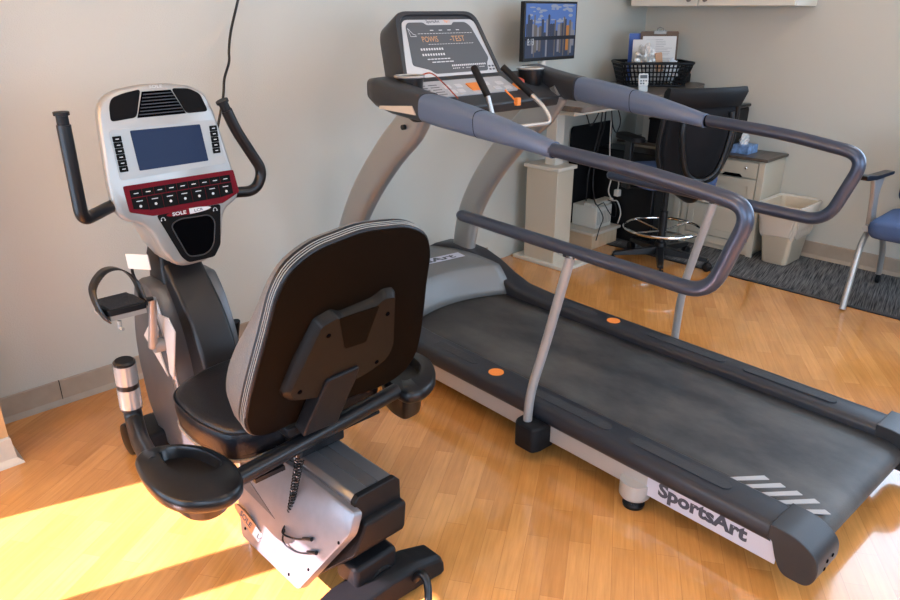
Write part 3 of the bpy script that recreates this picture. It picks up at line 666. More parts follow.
face('red_band', [(-.163, .268), (.197, .267), (.204, .192), (.140, .166), (-.093, .166), (-.160, .189)], -.002, .002, M_RED, con, .006)
for k in range(9):
    w = .329/9; x0 = -.148+w*k
    o = face('key', [(x0+.001, .231), (x0+w-.001, .231), (x0+w-.001, .253), (x0+.001, .253)], .001, .0038, M_FB, con)
    face('key_mark', [(x0+.011, .2405), (x0+w-.011, .2405), (x0+w-.011, .243), (x0+.011, .243)], .0038, .0042, M_WTEXT, o)
for k in range(7):
    w = .330/7; x0 = -.148+w*k; dz = [.012, 0, 0, 0, 0, 0, .012][k]*0+[.011, 0, 0, 0, 0, 0, .006][k]
    o = face('key', [(x0+.001, .186+dz), (x0+w-.001, .186+dz*.2), (x0+w-.001, .228), (x0+.001, .228)] if k == 0 else [(x0+.001, .186), (x0+w-.001, .186+dz), (x0+w-.001, .228), (x0+.001, .228)], .001, .0038, M_FB, con)
    bm = B(); disc(bm, frk(x0+w/2, .202, .0038), .0042, .0004, frk.n, 12); plate(bm, [(x0+.014, .2165), (x0+w-.014, .2165), (x0+w-.014, .219), (x0+.014, .219)], frk, .0038, .0042); obj('key_mark', bm, M_WTEXT, o, smooth=False)
face('holder_face', [(-.083, .166), (.130, .165), (.104, .035), (.076, .0), (-.013, .0), (-.032, .022)], -.002, .0026, M_FB, con, .010)
face('holder_pocket', [(-.047, .128), (-.017, .142), (.085, .138), (.100, .112), (.080, .037), (.049, .014), (-.011, .018)], .002, .0036, M_HOLE, con, .015)
bm = B(); tube(bm, [frk(x, y, .0036) for x, y in round2([(-.047, .128), (-.017, .142), (.085, .138), (.100, .112), (.080, .037), (.049, .014), (-.011, .018)], .018)], .0022, 6, closed=True); obj('pocket_rim', bm, M_RUB, con)
bm = B(); lg = [(.022+.075*math.cos(t), .160+.0095*math.sin(t)) for t in [2*PI*k/28 for k in range(28)]]; plate(bm, lg, frk, .002, .0036); lo = obj('logo_badge', bm, M_RED, con, label='small red and silver oval maker badge')
bm = B(); plate(bm, [(.022+.075*math.cos(t)*.97, .160+.0088*math.sin(t)) for t in [-PI/2+PI*k/14 for k in range(15)]], frk, .0036, .0040); obj('badge_half', bm, M_WTEXT, lo, smooth=False)
bm = B(); text(bm, 'SOLE', .015, Fr(frk(-.012, .1550, 0), frk.x, frk.y), n0=.0042, fit=.045, bold=.0004); obj('badge_text', bm, M_WTEXT, lo, smooth=False)
bm = B(); text(bm, 'LCR', .012, Fr(frk(.052, .1555, 0), frk.x, frk.y), n0=.0044, fit=.03, bold=.0002); obj('badge_text', bm, M_INK, lo, smooth=False)
bm = B(); text(bm, 'SOLE', .012, Fr(frk(-.002, .5415, 0), frk.x, frk.y), n0=.0006, fit=.04); obj('top_text', bm, M_WTEXT, con, smooth=False)
bm = B()
for x in (-.066, .108):
    tube(bm, [frk(x+.006*math.cos(t), .150+.006*math.sin(t), .003) for t in [PI*k/8 for k in range(9)]], .0008, 5)
    for sx in (-.006, .006): disc(bm, frk(x+sx, .1475, .0026), .0022, .0008, frk.n, 8)
obj('headphone_mark', bm, M_WTEXT, con, smooth=False)
# frame rail (aluminium) and cover
bm = B(); plate(bm, round2([(-.072, .30), (.072, .30), (.072, .352), (.058, .366), (-.058, .366), (-.072, .352)], .004), Fr((CX, 1.245, 0), (1, 0, 0), (0, 0, 1)), 0, -.80); rail = obj('seat_rail', bm, M_ALU, BK, angle=30)
bm = B(); box(bm, (CX-.074, 1.26, .318), (CX-.0715, 2.0, .338)); box(bm, (CX-.018, 1.25, .3655), (CX+.018, 2.0, .3675)); obj('rail_groove', bm, M_SHROUD, rail)
bm = B(); plate(bm, round2([(-.074, .292), (.074, .292), (.074, .354), (.060, .369), (-.060, .369), (-.074, .354)], .004), Fr((CX, 1.228, 0), (1, 0, 0), (0, 0, 1)), 0, -.02); obj('rail_end_cap', bm, M_BLK, BK, bevel=.003)
bm = B(); disc(bm, (CX-.0735, 1.275, .318), .007, -.003, (1, 0, 0), 12); obj('rail_bolt', bm, M_CHROME, rail)
# rear cover: silver flared side plate over a black core
bm = B(); loft(bm, [[V((x0+sl*(.30-z) if x0 < .9 else x0, y, z)) for y, z in round2([(1.215, .205), (1.205, .298), (1.72, .298), (1.745, .18), (1.64, .07), (1.36, .07)], .015)] for x0, sl in ((.872, -.36), (1.006, 0))]); obj('rear_cover_core', bm, M_BLK, BK, angle=30, bevel=.006)
fcv = Fr((.842, 1.45, .352), (0, -1, 0), (.39, 0, 1))
def cz(y, z): return (1.45-y, (z-.352)*1.0734)
co_ = [cz(*p) for p in ((1.203, .350), (1.203, .293), (1.335, .083), (1.63, .083), (1.715, .19), (1.56, .338), (1.46, .352))]
bm = B(); plate(bm, round2(co_, .014, 4), fcv, -.022, .004, inset=.006); cov = obj('side_panel', bm, M_COVER, BK, angle=30, label='bright silver side panel under the seat rail')
def onc(y, z, d=.001): a, b = cz(y, z); return fcv(a, b, .004+d)
for y, z in ((1.232, .262), (1.315, .15), (1.52, .322), (1.55, .305), (1.385, .10), (1.62, .11)):
    bm = B(); disc(bm, onc(y, z, -.001), .0045, .0016, fcv.n, 10); obj('screw_hole', bm, M_HOLE, cov)
bm = B(); plate(bm, [cz(1.69, .205), cz(1.665, .235), cz(1.50, .195)], fcv, .004, .0048); obj('panel_crease', bm, M_SHROUD, cov, smooth=False)  # dark wedge coloured in as the shadow along the panel crease
# badge on the lower edge
fb = Fr(onc(1.575, .128, .0), (0, -1, -.30), (.39, -.3, 1)); 
bm = B(); plate(bm, [(.11*math.cos(t), .016*math.sin(t)) for t in [2*PI*k/28 for k in range(28)]], fb, -.004, .003); bd = obj('side_badge', bm, mat('copper_badge', (.50, .28, .15), .3, metal=.6), cov, label='oval copper and silver maker badge')
bm = B(); plate(bm, [(.11*math.cos(t)*.98, .015*math.sin(t)) for t in [-PI/2+PI*k/14 for k in range(15)]], fb, .003, .0036); obj('badge_half', bm, M_WTEXT, bd, smooth=False)
bm = B(); text(bm, 'SOLE', .022, Fr(fb(-.045, -.007, 0), fb.x, fb.y), n0=.0036, fit=.06, bold=.0005); obj('badge_text', bm, M_INK, bd, smooth=False); bm = B(); text(bm, 'LCR', .018, Fr(fb(.04, -.006, 0), fb.x, fb.y), n0=.0042, fit=.04, bold=.0003); obj('badge_text', bm, M_INK, bd, smooth=False)
# metal brackets between rail and body seen left of the cover
bm = B(); box(bm, (.835, 1.80, .10), (.862, 1.99, .30)); box(bm, (.825, 1.83, .20), (.836, 1.90, .30)); obj('frame_bracket', bm, M_ALU, BK, bevel=.004)
bm = B(); box(bm, (.87, 1.6, .10), (.99, 2.2, .30)); obj('main_beam', bm, M_SHBLK, BK, bevel=.01)
# seat carriage
bm = B(); box(bm, (.855, 1.47, .368), (1.005, 1.80, .40)); box(bm, (.745, 1.455, .405), (1.125, 1.545, .418)); obj('seat_carriage', bm, M_BLK, BK, bevel=.006)
for x in (.765, .80, 1.10, 1.075):
    bm = B(); lathe(bm, [(.011, 0), (.011, .007), (.006, .011)], (x, 1.475 if x in (.765, 1.10) else 1.505, .418), 8); obj('hex_bolt', bm, M_CHROME, BK)
# seat cushion
def cushion(bm, outline, fr, th, e, steps=((0, 1.0), (.15, 1.0), (.5, 1.015), (.82, 1.0), (.95, .97), (1., .90))):
    cx = sum(p[0] for p in outline)/len(outline); cy = sum(p[1] for p in outline)/len(outline)
    loft(bm, [[fr(cx+(x-cx)*k, cy+(y-cy)*k, th*t) for x, y in outline] for t, k in steps])
so = round2([(-.235, 1.495), (.235, 1.495), (.275, 1.64), (.262, 1.84), (.10, 1.895), (-.10, 1.895), (-.262, 1.84), (-.275, 1.64)], [.06, .06, .08, .10, .05, .05, .10, .08], 6)
fse = Fr((CX, 0, .418), (1, 0, 0), (0, 1, 0))
bm = B(); cushion(bm, so, fse, .095, 0); seat = obj('seat', bm, M_VINYL, BK, angle=50)
bm = B(); tube(bm, [fse(x*1.006, 1.7+(y-1.7)*1.006, .078) for x, y in so], .0035, 6, closed=True); tube(bm, [fse(x*.99, 1.7+(y-1.7)*.99, .010) for x, y in so], .0035, 6, closed=True); obj('seat_piping', bm, M_VINYL, seat)
bm = B()
for x, y in so[::1]: pass
tube(bm, [fse(x*.985, 1.7+(y-1.7)*.985, -.004) for x, y in so], .008, 6, closed=True); obj('seat_trim', bm, M_STITCH, seat, label='pale ribbed trim under the cushion')
# backrest: frame plane, n toward camera (rear)
frb = Fr((CX, 1.415, .555), (1, 0, 0), (0, 1.245-1.415, 1.02-.555))
half = [(.0, -.040), (.12, -.038), (.19, -.035), (.245, -.002), (.268, .062), (.264, .135), (.250, .23), (.233, .33), (.222, .42), (.195, .478), (.13, .512), (0, .526)]
bo = round2([(-x, y) for x, y in half[1:-1]]+[half[-1]]+[(x, y) for x, y in half[1:-1][::-1]]+[half[0]], [.03]*22, 3)
bm = B(); cx, cy = 0, .23
def tf(y): return .50+.75*math.exp(-((y-.13)/.20)**2)
def rb(n, k, ky=None):
    ky = ky or k
    return [frb(cx+(x-cx)*k, cy+(y-cy)*ky, (n*tf(y) if n < -.03 else n)+.022*((x/.27)**2)) for x, y in bo]
loft(bm, [rb(-.100, .86), rb(-.096, .93), rb(-.082, .98), rb(-.055, 1.004), rb(-.020, 1.004), rb(-.004, 1.0), rb(0, .985)])
back = obj('backrest', bm, M_VINYL, BK, angle=50)
bm = B(); loft(bm, [rb(-.002, .988), rb(.002, .984), rb(.0035, .96)]); obj('back_panel', bm, M_BACKP, back, angle=40, label='dark brown-black rear panel')
bm = B()
for n, k in ((-.008, 1.003), (-.014, 1.0045), (-.020, 1.006)): tube(bm, rb(n, k), .0011, 5, closed=True)
obj('backrest_stitching', bm, M_STITCH, back, label='rows of pale stitching along the edge')
bm = B(); loft(bm, [rb(-.086, .976), rb(-.055, 1.0065), rb(-.0295, 1.0065), rb(-.0290, .98)]); obj('side_band', bm, M_VSIDE, back, angle=50, label='grey vinyl side band')
# moulded bracket on the back
bo2 = round2([(-.180, .125), (-.115, .325), (-.072, .338), (-.045, .322), (.045, .332), (.075, .350), (.110, .345), (.150, .16), (.140, .115), (.085, .088), (-.06, .060), (-.16, .092)], [.012, .01, .01, .01, .01, .01, .012, .02, .02, .02, .02, .02], 4)
bm = B(); loft(bm, [[frb(x, y, .002) for x, y in sc2(bo2, 1.03, (0, .2))], [frb(x, y, .030) for x, y in bo2], [frb(x, y, .044) for x, y in sc2(bo2, .93, (0, .2))]]); br = obj('back_bracket', bm, mat('bracket_black', (.006, .0042, .003), .45, spec=.2), BK, angle=30, label='moulded black bracket behind the backrest')
bm = B(); plate(bm, round2([(-.062, .325), (-.026, .218), (.038, .215), (.055, .325)], .006), frb, .043, .0452); obj('bracket_recess', bm, M_BACKP, br)
for x, y in ((-.084, .282), (.09, .286), (-.140, .125), (.093, .123)):
    bm = B(); disc(bm, frb(x, y, .0435), .006, .002, frb.n, 12); obj('screw_hole', bm, M_HOLE, br)
bm = B(); st = [(-.066, .135), (.030, .140), (.028, .10), (.0, -.02), (-.002, -.045), (-.112, -.045), (-.108, -.02)]; plate(bm, round2(st, .008), frb, .010, .052); obj('back_support', bm, M_BLK, BK, bevel=.004)
bm = B(); box(bm, (.80, 1.425, .478), (.945, 1.50, .505)); box(bm, (.83, 1.47, .40), (.93, 1.50, .49)); obj('support_foot', bm, M_BLK, BK, bevel=.004)
# cross bar with cup holders and grips
bm = B(); tube(bm, [(.640, 1.415, .440), (.90, 1.425, .455), (1.17, 1.435, .472)], .0225, 18); box(bm, (.69, 1.41, .405), (.775, 1.435, .417)); obj('arm_crossbar', bm, M_BLKS, BK, angle=50)
def cup(sgn, name_label, zc):
    def X(x): return x
    if sgn < 0:
        ol = [(.486, 1.639), (.515, 1.666), (.56, 1.655), (.605, 1.622), (.645, 1.564), (.662, 1.492), (.660, 1.415), (.63, 1.350), (.581, 1.330), (.534, 1.350), (.492, 1.388), (.470, 1.452), (.468, 1.54)]
        op = [(.545, 1.628), (.586, 1.610), (.618, 1.565), (.632, 1.512), (.636, 1.464), (.606, 1.450), (.570, 1.458), (.542, 1.497), (.534, 1.553)]
    else:
        ol = [(1.21, 1.60), (1.255, 1.635), (1.328, 1.640), (1.373, 1.607), (1.380, 1.524), (1.347, 1.456), (1.286, 1.392), (1.214, 1.368), (1.165, 1.385), (1.170, 1.46), (1.185, 1.53)]
        op = [(1.235, 1.585), (1.262, 1.598), (1.31, 1.605), (1.340, 1.574), (1.321, 1.5), (1.275, 1.455), (1.215, 1.453), (1.216, 1.52)]
    o2 = round2(ol, .04, 4); c = (sum(p[0] for p in o2)/len(o2), sum(p[1] for p in o2)/len(o2)); f = Fr((0, 0, zc), (1, 0, 0), (0, 1, 0))
    oc = (sum(p[0] for p in op)/len(op), sum(p[1] for p in op)/len(op)); m_ = len(o2)
    opr = [(oc[0]+(x-oc[0]), oc[1]+(y-oc[1])) for x, y in round2(op, .02, 4)]
    def opat(k, d=0):   # opening outline resampled by angle to match the tray outline
        out = []
        for x, y in o2:
            a = math.atan2(y-oc[1], x-oc[0]); best = None
            for i in range(len(opr)):
                p, q = opr[i-1], opr[i]
                dx, dy = math.cos(a), math.sin(a); ex, ey = q[0]-p[0], q[1]-p[1]; den = dx*ey-dy*ex
                if abs(den) < 1e-12: continue
                t = ((p[0]-oc[0])*ey-(p[1]-oc[1])*ex)/den; u_ = ((p[0]-oc[0])*dy-(p[1]-oc[1])*dx)/den
                if t > 0 and -1e-6 <= u_ <= 1+1e-6: best = t
            best = best or .04
            out.append((oc[0]+best*k*math.cos(a), oc[1]+best*k*math.sin(a)))
        return out
    O1 = lambda k: [(c[0]+(x-c[0])*k, c[1]+(y-c[1])*k) for x, y in o2]
    L_ = [(-.030, O1(.88)), (-.026, O1(.95)), (-.016, O1(.992)), (-.004, O1(1.0)), (.006, O1(.975)), (.012, O1(.92)), (.012, opat(1.06)), (.006, opat(1.0)), (-.10, opat(.86)), (-.115, opat(.80))]
    bm = B(); loft(bm, [[f(x, y, n) for x, y in pp] for n, pp in L_]); o = obj('cup_tray', bm, M_BLKS, BK, angle=50, label=name_label)
    bm = B(); loft(bm, [[f(x, y, n) for x, y in pp] for n, pp in ((-.132, opat(.88)), (-.122, opat(1.02)), (-.02, opat(1.14)))], cap=True); obj('cup_well', bm, M_BLKS, o, angle=50)
    bm = B(); loft(bm, [[f(x, y, n) for x, y in pp] for n, pp in ((-.024, opat(.985)), (-.022, opat(.985)))]); obj('well_mat', bm, M_HOLE, o)  # black sheet stands in for the deep shade inside the recess
    return o
cup(-1, 'black tray with drink recess left of the seat', .455)
cup(1, 'black tray with drink recess right of the seat', .470)
def grip(P, r=.019):
    bm = B(); tube(bm, fillet(P, .06, 8), .0245, 18); g = obj('side_grip', bm, M_BLKS, BK, angle=50)
    return g
g = grip([(.520, 1.60, .445), (.560, 1.80, .405), (.588, 1.905, .42), (.590, 1.912, .47)])
ga, gb = V((.590, 1.915, .445)), V((.590, 1.905, .605))
def gp(t): return ga+(gb-ga)*t
bm = B(); tube(bm, [gp(0), gp(.03), gp(.97), gp(1)], [.024, .0295, .0295, .024], 22); obj('pulse_grip', bm, M_BLKS, g)
bm = B(); tube(bm, [gp(.08), gp(.46)], .0304, 22); tube(bm, [gp(.56), gp(.93)], .0304, 22); obj('pulse_plate', bm, mat('pulse_steel', (.46, .46, .45), .26, metal=.6), g)
g = grip([(1.34, 1.60, .46), (1.34, 1.75, .42), (1.32, 1.84, .46), (1.31, 1.86, .56)])
# coiled cord
bm = B(); pts = []
a_, b_ = V((.838, 1.415, .43)), V((.800, 1.50, .155))
for (p0, p1, dx) in ((V((.826, 1.425, .425)), V((.795, 1.46, .205)), 0), (V((.795, 1.46, .205)), V((.822, 1.405, .415)), 0)):
    for k in range(0, 22*8):
        t = k/(22*8); c = p0.lerp(p1, t); an = 2*PI*k/8; pts.append(c+V((.006*math.cos(an), .006*math.sin(an), 0)))
tube(bm, pts, .0020, 5)
tube(bm, crs([(.795, 1.46, .205), onc(1.44, .188, .012), onc(1.40, .192, .008), onc(1.36, .208, .006), onc(1.325, .225, .006)], 6), .0026, 6)
tube(bm, crs([(.795, 1.46, .205), onc(1.43, .172, .012), onc(1.38, .168, .008), onc(1.33, .186, .006), onc(1.295, .205, .006)], 6), .0026, 6)
for y, z in ((1.325, .225), (1.295, .205)): tube(bm, [onc(y+.035, z-.014, .006), onc(y, z, .006)], [.0035, .0055], 8)
disc(bm, (.826, 1.425, .415), .010, .02, (0, 0, 1), 12)
obj('coiled_cord', bm, M_BLKS, BK, label='black coiled sensor cord')

# black cable hanging down the wall
bm = B(); tube(bm, crs([(1.70, 2.945, 1.75), (1.585, 2.88, 1.538), (1.54, 2.88, 1.424), (1.521, 2.88, 1.348), (1.515, 2.88, 1.30), (1.486, 2.88, 1.235), (1.467, 2.88, 1.15), (1.40, 2.89, .95), (1.28, 2.89, .70), (1.235, 2.88, .50), (1.264, 2.88, .397), (1.309, 2.88, .275), (1.358, 2.88, .162), (1.40, 2.86, .03), (1.42, 2.80, .008), (1.36, 2.70, .008), (1.30, 2.64, .008)], 8), .0055, 8)
tag(obj('wall_cable', bm, M_BLKS), 'black power cable hanging down the back wall behind the bike', 'cable')
bm = B()
for k in range(3):
    tube(bm, [(1.47+.085*math.cos(t)+.01*k, 2.78+.06*math.sin(t+k), .075+.055*math.sin(t*1+.6*k)+.004*k) for t in [2*PI*j/24 for j in range(24)]], .005, 6, closed=True)
bmesh.ops.translate(bm, verts=bm.verts, vec=(0, 0, .0))
zmin = min(v.co.z for v in bm.verts)
bmesh.ops.translate(bm, verts=bm.verts, vec=(0, 0, -zmin))
tag(obj('cable_coil', bm, M_BLKS), 'loose coil of black cable on the floor by the back wall, behind the bike', 'cable')

# ------------------------------------------------------------------ desk area
DZ = 1.042
DK = thing('standing_desk', 'tall desk with dark wood top and white supports in the far corner', 'desk', (3.7, 2.68, 0))
bm = B(); plate(bm, round2([(3.08, 2.22), (4.24, 2.29), (4.72, 2.42), (4.78, 2.50), (4.78, 2.955), (3.08, 2.955)], .02), Fr((0, 0, 0), (1, 0, 0), (0, 1, 0)), DZ-.028, DZ); obj('desk_top', bm, M_DARKWOOD, DK, bevel=.003)
bx('top_support', (3.12, 2.30, DZ-.055), (3.9, 2.92, DZ-.028), M_CREAM, DK, .003)
bm = B(); box(bm, (3.50, 2.70, .60), (3.575, 2.78, DZ-.055)); obj('leg', bm, M_WHITE, DK, bevel=.004)
bm = B(); box(bm, (4.58, 2.70, .645), (4.64, 2.78, DZ-.028)); obj('leg', bm, M_WHITE, DK, bevel=.004)
bm = B(); box(bm, (3.44, 2.63, .02), (3.60, 2.87, .60)); cc = obj('support_column', bm, M_CREAM, DK, bevel=.003)
bx('column_cap', (3.425, 2.615, .60), (3.615, 2.885, .622), M_WHITE, cc, .004)
bx('column_base', (3.41, 2.51, .0), (3.70, 2.94, .022), M_WHITE, cc, .004)
# monitor
MN = thing('computer_monitor', 'flat computer monitor showing a city skyline, on the desk by the back wall', 'monitor', (3.40, 2.75, DZ))
bm = B(); box(bm, (3.205, 2.735, 1.232), (3.675, 2.765, 1.545)); obj('bezel', bm, M_GLASS, MN, bevel=.003)
bm = B(); tube(bm, [(3.42, 2.77, DZ+.01), (3.42, 2.775, 1.36)], .022, 14); tube(bm, [(3.42, 2.775, 1.36), (3.42, 2.76, 1.36)], .03, 12); lathe(bm, [(.11, 0), (.11, .012), (.03, .02)], (3.42, 2.77, DZ), 28); obj('stand', bm, M_WHITE, MN)
fs = Fr((3.217, 2.7345, 1.250), (1, 0, 0), (0, 0, 1)); SW, SH_ = .446, .283
def em(name, c, s=1.): return mat(name, tuple(q*.3 for q in c), .3, emit=c, estr=s*.8, spec=.2)
bm = B(); smats = []
def lay(m, *plates):
    n0 = len(bm.faces)
    for p in plates: plate(bm, *p)
    bm.faces.ensure_lookup_table()
    if m not in smats: smats.append(m)
    for f_ in bm.faces[n0:]: f_.material_index = smats.index(m)
lay(em('sky_pixels', (.10, .19, .48), .8), ([(0, SH_*.36), (SW, SH_*.36), (SW, SH_), (0, SH_)], fs, 0, .0008))
lay(em('water_pixels', (.045, .065, .12), .7), ([(0, 0), (SW, 0), (SW, SH_*.36), (0, SH_*.36)], fs, 0, .0008))
for k in range(34):
    x, y = random.uniform(.02, SW-.06), random.uniform(SH_*.66, SH_*.97); w, h = random.uniform(.02, .07), random.uniform(.006, .018)
    lay(em('cloud_pixels', (.30, .34, .44), .8), ([(x+w/2+w/2*math.cos(t), y+h/2*math.sin(t)) for t in [2*PI*j/10 for j in range(10)]], fs, .0008, .0010+.00001*k))
bcols = [em('tower_a', (.16, .14, .13), .7), em('tower_b', (.05, .06, .10), .7), em('tower_c', (.26, .26, .30), .7), em('tower_d', (.50, .21, .06), .7)]
x = .004; ti = 0
while x < SW-.02:
    w = random.uniform(.010, .024); h = random.uniform(.22, .50)*SH_ if ti % 3 else random.uniform(.1, .3)*SH_; k = random.choice([0, 0, 1, 1, 1, 2, 2])
    if abs(x-.355) < .010: k = 3; h = .24*SH_; w = .03
    if abs(x-.41) < .010: k = 2
    q_ = .001+.00004*ti
    lay(bcols[k], ([(x, SH_*.36), (x+w, SH_*.36), (x+w, SH_*.36+h*.95), (x+w*.5, SH_*.36+h), (x, SH_*.36+h*.95)], fs, .0008, q_+.0002), ([(x, SH_*.33), (x+w*.8, SH_*.33), (x+w*.8, max(.004, SH_*.33-h*.9)), (x, max(.004, SH_*.33-h*.9))], fs, .0008, q_))
    x += w*random.uniform(.85, 1.1); ti += 1
lay(em('shore_pixels', (.02, .025, .04), .5), ([(0, SH_*.33), (SW, SH_*.33), (SW, SH_*.40), (0, SH_*.40)], fs, .0008, .0030))
scr = obj('screen', bm, smats, MN, label='lit screen with a blue skyline picture', smooth=False)
bm = B(); text(bm, '8:13', .05, Fr(fs(.014, SH_*.24, 0), fs.x, fs.y), n0=.0035, center=False, fit=.055); obj('screen_text', bm, em('clock_pixels', (.6, .65, .7), .8), scr, smooth=False)
# basket with papers
bcx, bcy = 4.36, 2.62
XF = Matrix.Translation((bcx, bcy, 0)) @ Matrix.Rotation(math.radians(-42), 4, 'Z') @ Matrix.Translation((-bcx, -bcy, 0))
BS = thing('wire_basket', 'black wire basket full of papers on the tall desk', 'basket', (bcx, bcy, DZ))
def bring(hx, hy, z): return [(bcx+x, bcy+y, z) for x, y in rr2(-hx, -hy, hx, hy, .035, 5)]
top = bring(.232, .150, DZ+.145); bot = bring(.195, .118, DZ+.008)
bm = B(); tube(bm, top, .009, 6, closed=True); tube(bm, bot, .007, 6, closed=True)
for j in range(1, 5):
    t = j/5; tube(bm, bring(.195+.037*t, .118+.032*t, DZ+.008+.137*t), .0045, 5, closed=True)
def per(ring, t):
    L_ = [(V(ring[i])-V(ring[i-1])).length for i in range(len(ring))]; tot = sum(L_); d = t*tot
    for i in range(len(ring)):
        if d <= L_[i]: return V(ring[i-1]).lerp(V(ring[i]), d/L_[i])
        d -= L_[i]
    return V(ring[-1])
for k in range(56): tube(bm, [per(bot, k/56), per(top, k/56)], .0050, 5)
obj('wire_frame', bm, M_BLK, BS)
bx('bottom', (bcx-.195, bcy-.118, DZ+.002), (bcx+.195, bcy+.118, DZ+.008), M_BLK, BS)
def sheet(name, fr, w, h, m, label, cat, th=.003, grp=None):
    bm = B(); plate(bm, rr2(-w/2, 0, w/2, h, .005), fr, 0, th); return tag(obj(name, bm, m), label, cat, grp)
fq = lambda dx, dy, lean, tw=0., z=DZ+.012: Fr((bcx+dx, bcy+dy, z), (math.cos(tw), math.sin(tw), 0), (0, lean, 1))
sheet('folder', fq(-.005, .098, .05), .26, .305, M_BLUEP, 'blue folder at the back left of the wire basket', 'folder')
CB = thing('clipboard', 'brown clipboard with a silver clip standing in the wire basket', 'clipboard', (bcx, bcy, DZ+.012))
f = fq(.060, .082, .05); bm = B(); plate(bm, rr2(-.125, 0, .125, .318, .01), f, 0, .004); obj('board', bm, M_BROWN, CB)
bm = B(); plate(bm, rr2(-.040, .300, .040, .322, .005), f, .004, .012); tube(bm, [f(-.02, .32, .008), f(-.018, .335, .008), f(0, .342, .008), f(.018, .335, .008), f(.02, .32, .008)], .003, 6); obj('clip', bm, mat('pewter', (.20, .19, .17), .45, metal=.6), CB)
o = sheet('form_page', fq(.058, .068, .05), .222, .288, M_PAPER, 'white printed form in front of the clipboard', 'paper', .002)
bm = B(); f = fq(.058, .068, .05)
for r_ in range(13):
    w = random.uniform(.08, .18); x0 = -.09; y0 = .14+.0105*r_
    plate(bm, [(x0, y0), (x0+w, y0), (x0+w, y0+.002), (x0, y0+.002)], f, .002, .0028)
obj('print', bm, M_PRINT, o, smooth=False)
sheet('form_page', fq(-.045, .052, .05), .15, .268, M_PAPER, 'white sheet leaning behind the crumpled wrappers in the basket', 'paper', .002)
for i, (x, y, r_, m, lb) in enumerate(((-.055, -.01, .068, mat('foil_wrap', (.50, .49, .46), .3, metal=.3, var=.5, vscale=45), 'crumpled silver wrapper bundle at the left of the basket'), (.12, -.01, .045, mat('pale_wrap', (.60, .64, .68), .35, var=.3, vscale=40), 'crumpled pale wrapper bundle at the right of the basket'))):
    bm = B(); bmesh.ops.create_icosphere(bm, subdivisions=4, radius=r_)
    for v in bm.verts:
        n = v.co.normalized(); k = 1+.16*math.sin(n.x*9+n.y*4+i)+.12*math.sin(n.z*13+n.x*7)+.10*math.sin(n.y*21+n.z*17); v.co = V((v.co.x*k*.95, v.co.y*k*.5, v.co.z*k*1.45))
    lo = min(v.co.z for v in bm.verts)
    bmesh.ops.translate(bm, verts=bm.verts, vec=(bcx+x, bcy+y, DZ+.010-lo)); tag(obj('wrapper', bm, m, angle=20), lb, 'wrapper')
f = Fr((bcx+.045, bcy-.02, DZ+.085), (1, 0, .15), (.10, .05, 1)); bm = B(); plate(bm, rr2(-.022, 0, .022, .12, .008), f, 0, .012); tag(obj('tan_packet', bm, mat('tan_packet_m', (.45, .24, .12), .5)), 'small tan packet standing in the basket front', 'packet')
XF = None
# timer
TX, TY = 3.97, 2.43
TMR = thing('kitchen_timer', 'small white digital timer standing in front of the wire basket', 'timer', (TX, TY, DZ))
f = Fr((TX, TY, DZ+.035), (1, -.75, 0), (.1, .13, 1)); bm = B(); plate(bm, rr2(-.030, 0, .030, .070, .008), f, -.012, 0); obj('body', bm, M_PAPER, TMR, bevel=.002)
bm = B(); plate(bm, rr2(-.022, .042, .022, .062, .003), f, 0, .0012); obj('timer_display', bm, M_PANEL, TMR)
bm = B()
for x, y in ((-.016, .028), (0, .028), (.016, .028), (-.016, .013), (0, .013)): plate(bm, rr2(x-.005, y-.004, x+.005, y+.004, .002), f, 0, .0015)
obj('timer_keys', bm, M_PANEL, TMR)
f = Fr((TX, TY, DZ), (1, -.75, 0), (.1, .13, 1)); bm = B(); plate(bm, rr2(-.028, 0, .028, .036, .003), f, -.016, .002); obj('timer_stand', bm, M_SHELL, TMR)
# small black organiser
XF = Matrix.Translation((.035, -.06, 0))
OG = thing('desk_organiser', 'small black tray organiser right of the wire basket', 'organiser', (4.63, 2.68, DZ))
bm = B(); box(bm, (4.575, 2.62, DZ), (4.74, 2.74, DZ+.055)); obj('body', bm, M_BLK, OG, bevel=.004)
bm = B(); box(bm, (4.59, 2.66, DZ+.055), (4.65, 2.73, DZ+.078)); box(bm, (4.665, 2.66, DZ+.055), (4.72, 2.73, DZ+.070)); obj('dividers', bm, M_BLKS, OG)
XF = None
# wall cabinet
WC = thing('wall_cabinet', 'white wall cupboard with round knobs high on the right wall', 'cupboard', (4.64, 2.35, 1.522))
bx('body', (4.50, 1.815, 1.522), (XR-.001, 2.90, 2.25), M_WHITE, WC, .003)
for y0, y1, kn in ((1.818, 2.412, 2.36), (2.418, 2.897, 2.47)):
    bm = B(); box(bm, (4.482, y0, 1.524), (4.50, y1, 2.248)); d = obj('door', bm, M_WHITE, WC, bevel=.003)
    bm = B(); lathe(bm, [(.006, 0), (.006, -.014), (.015, -.016), (.016, -.024), (.011, -.029)], (4.482, kn, 1.562), 20, (1, 0, 0)); obj('knob', bm, mat('pewter', (.20, .19, .17), .35, metal=.9), d)
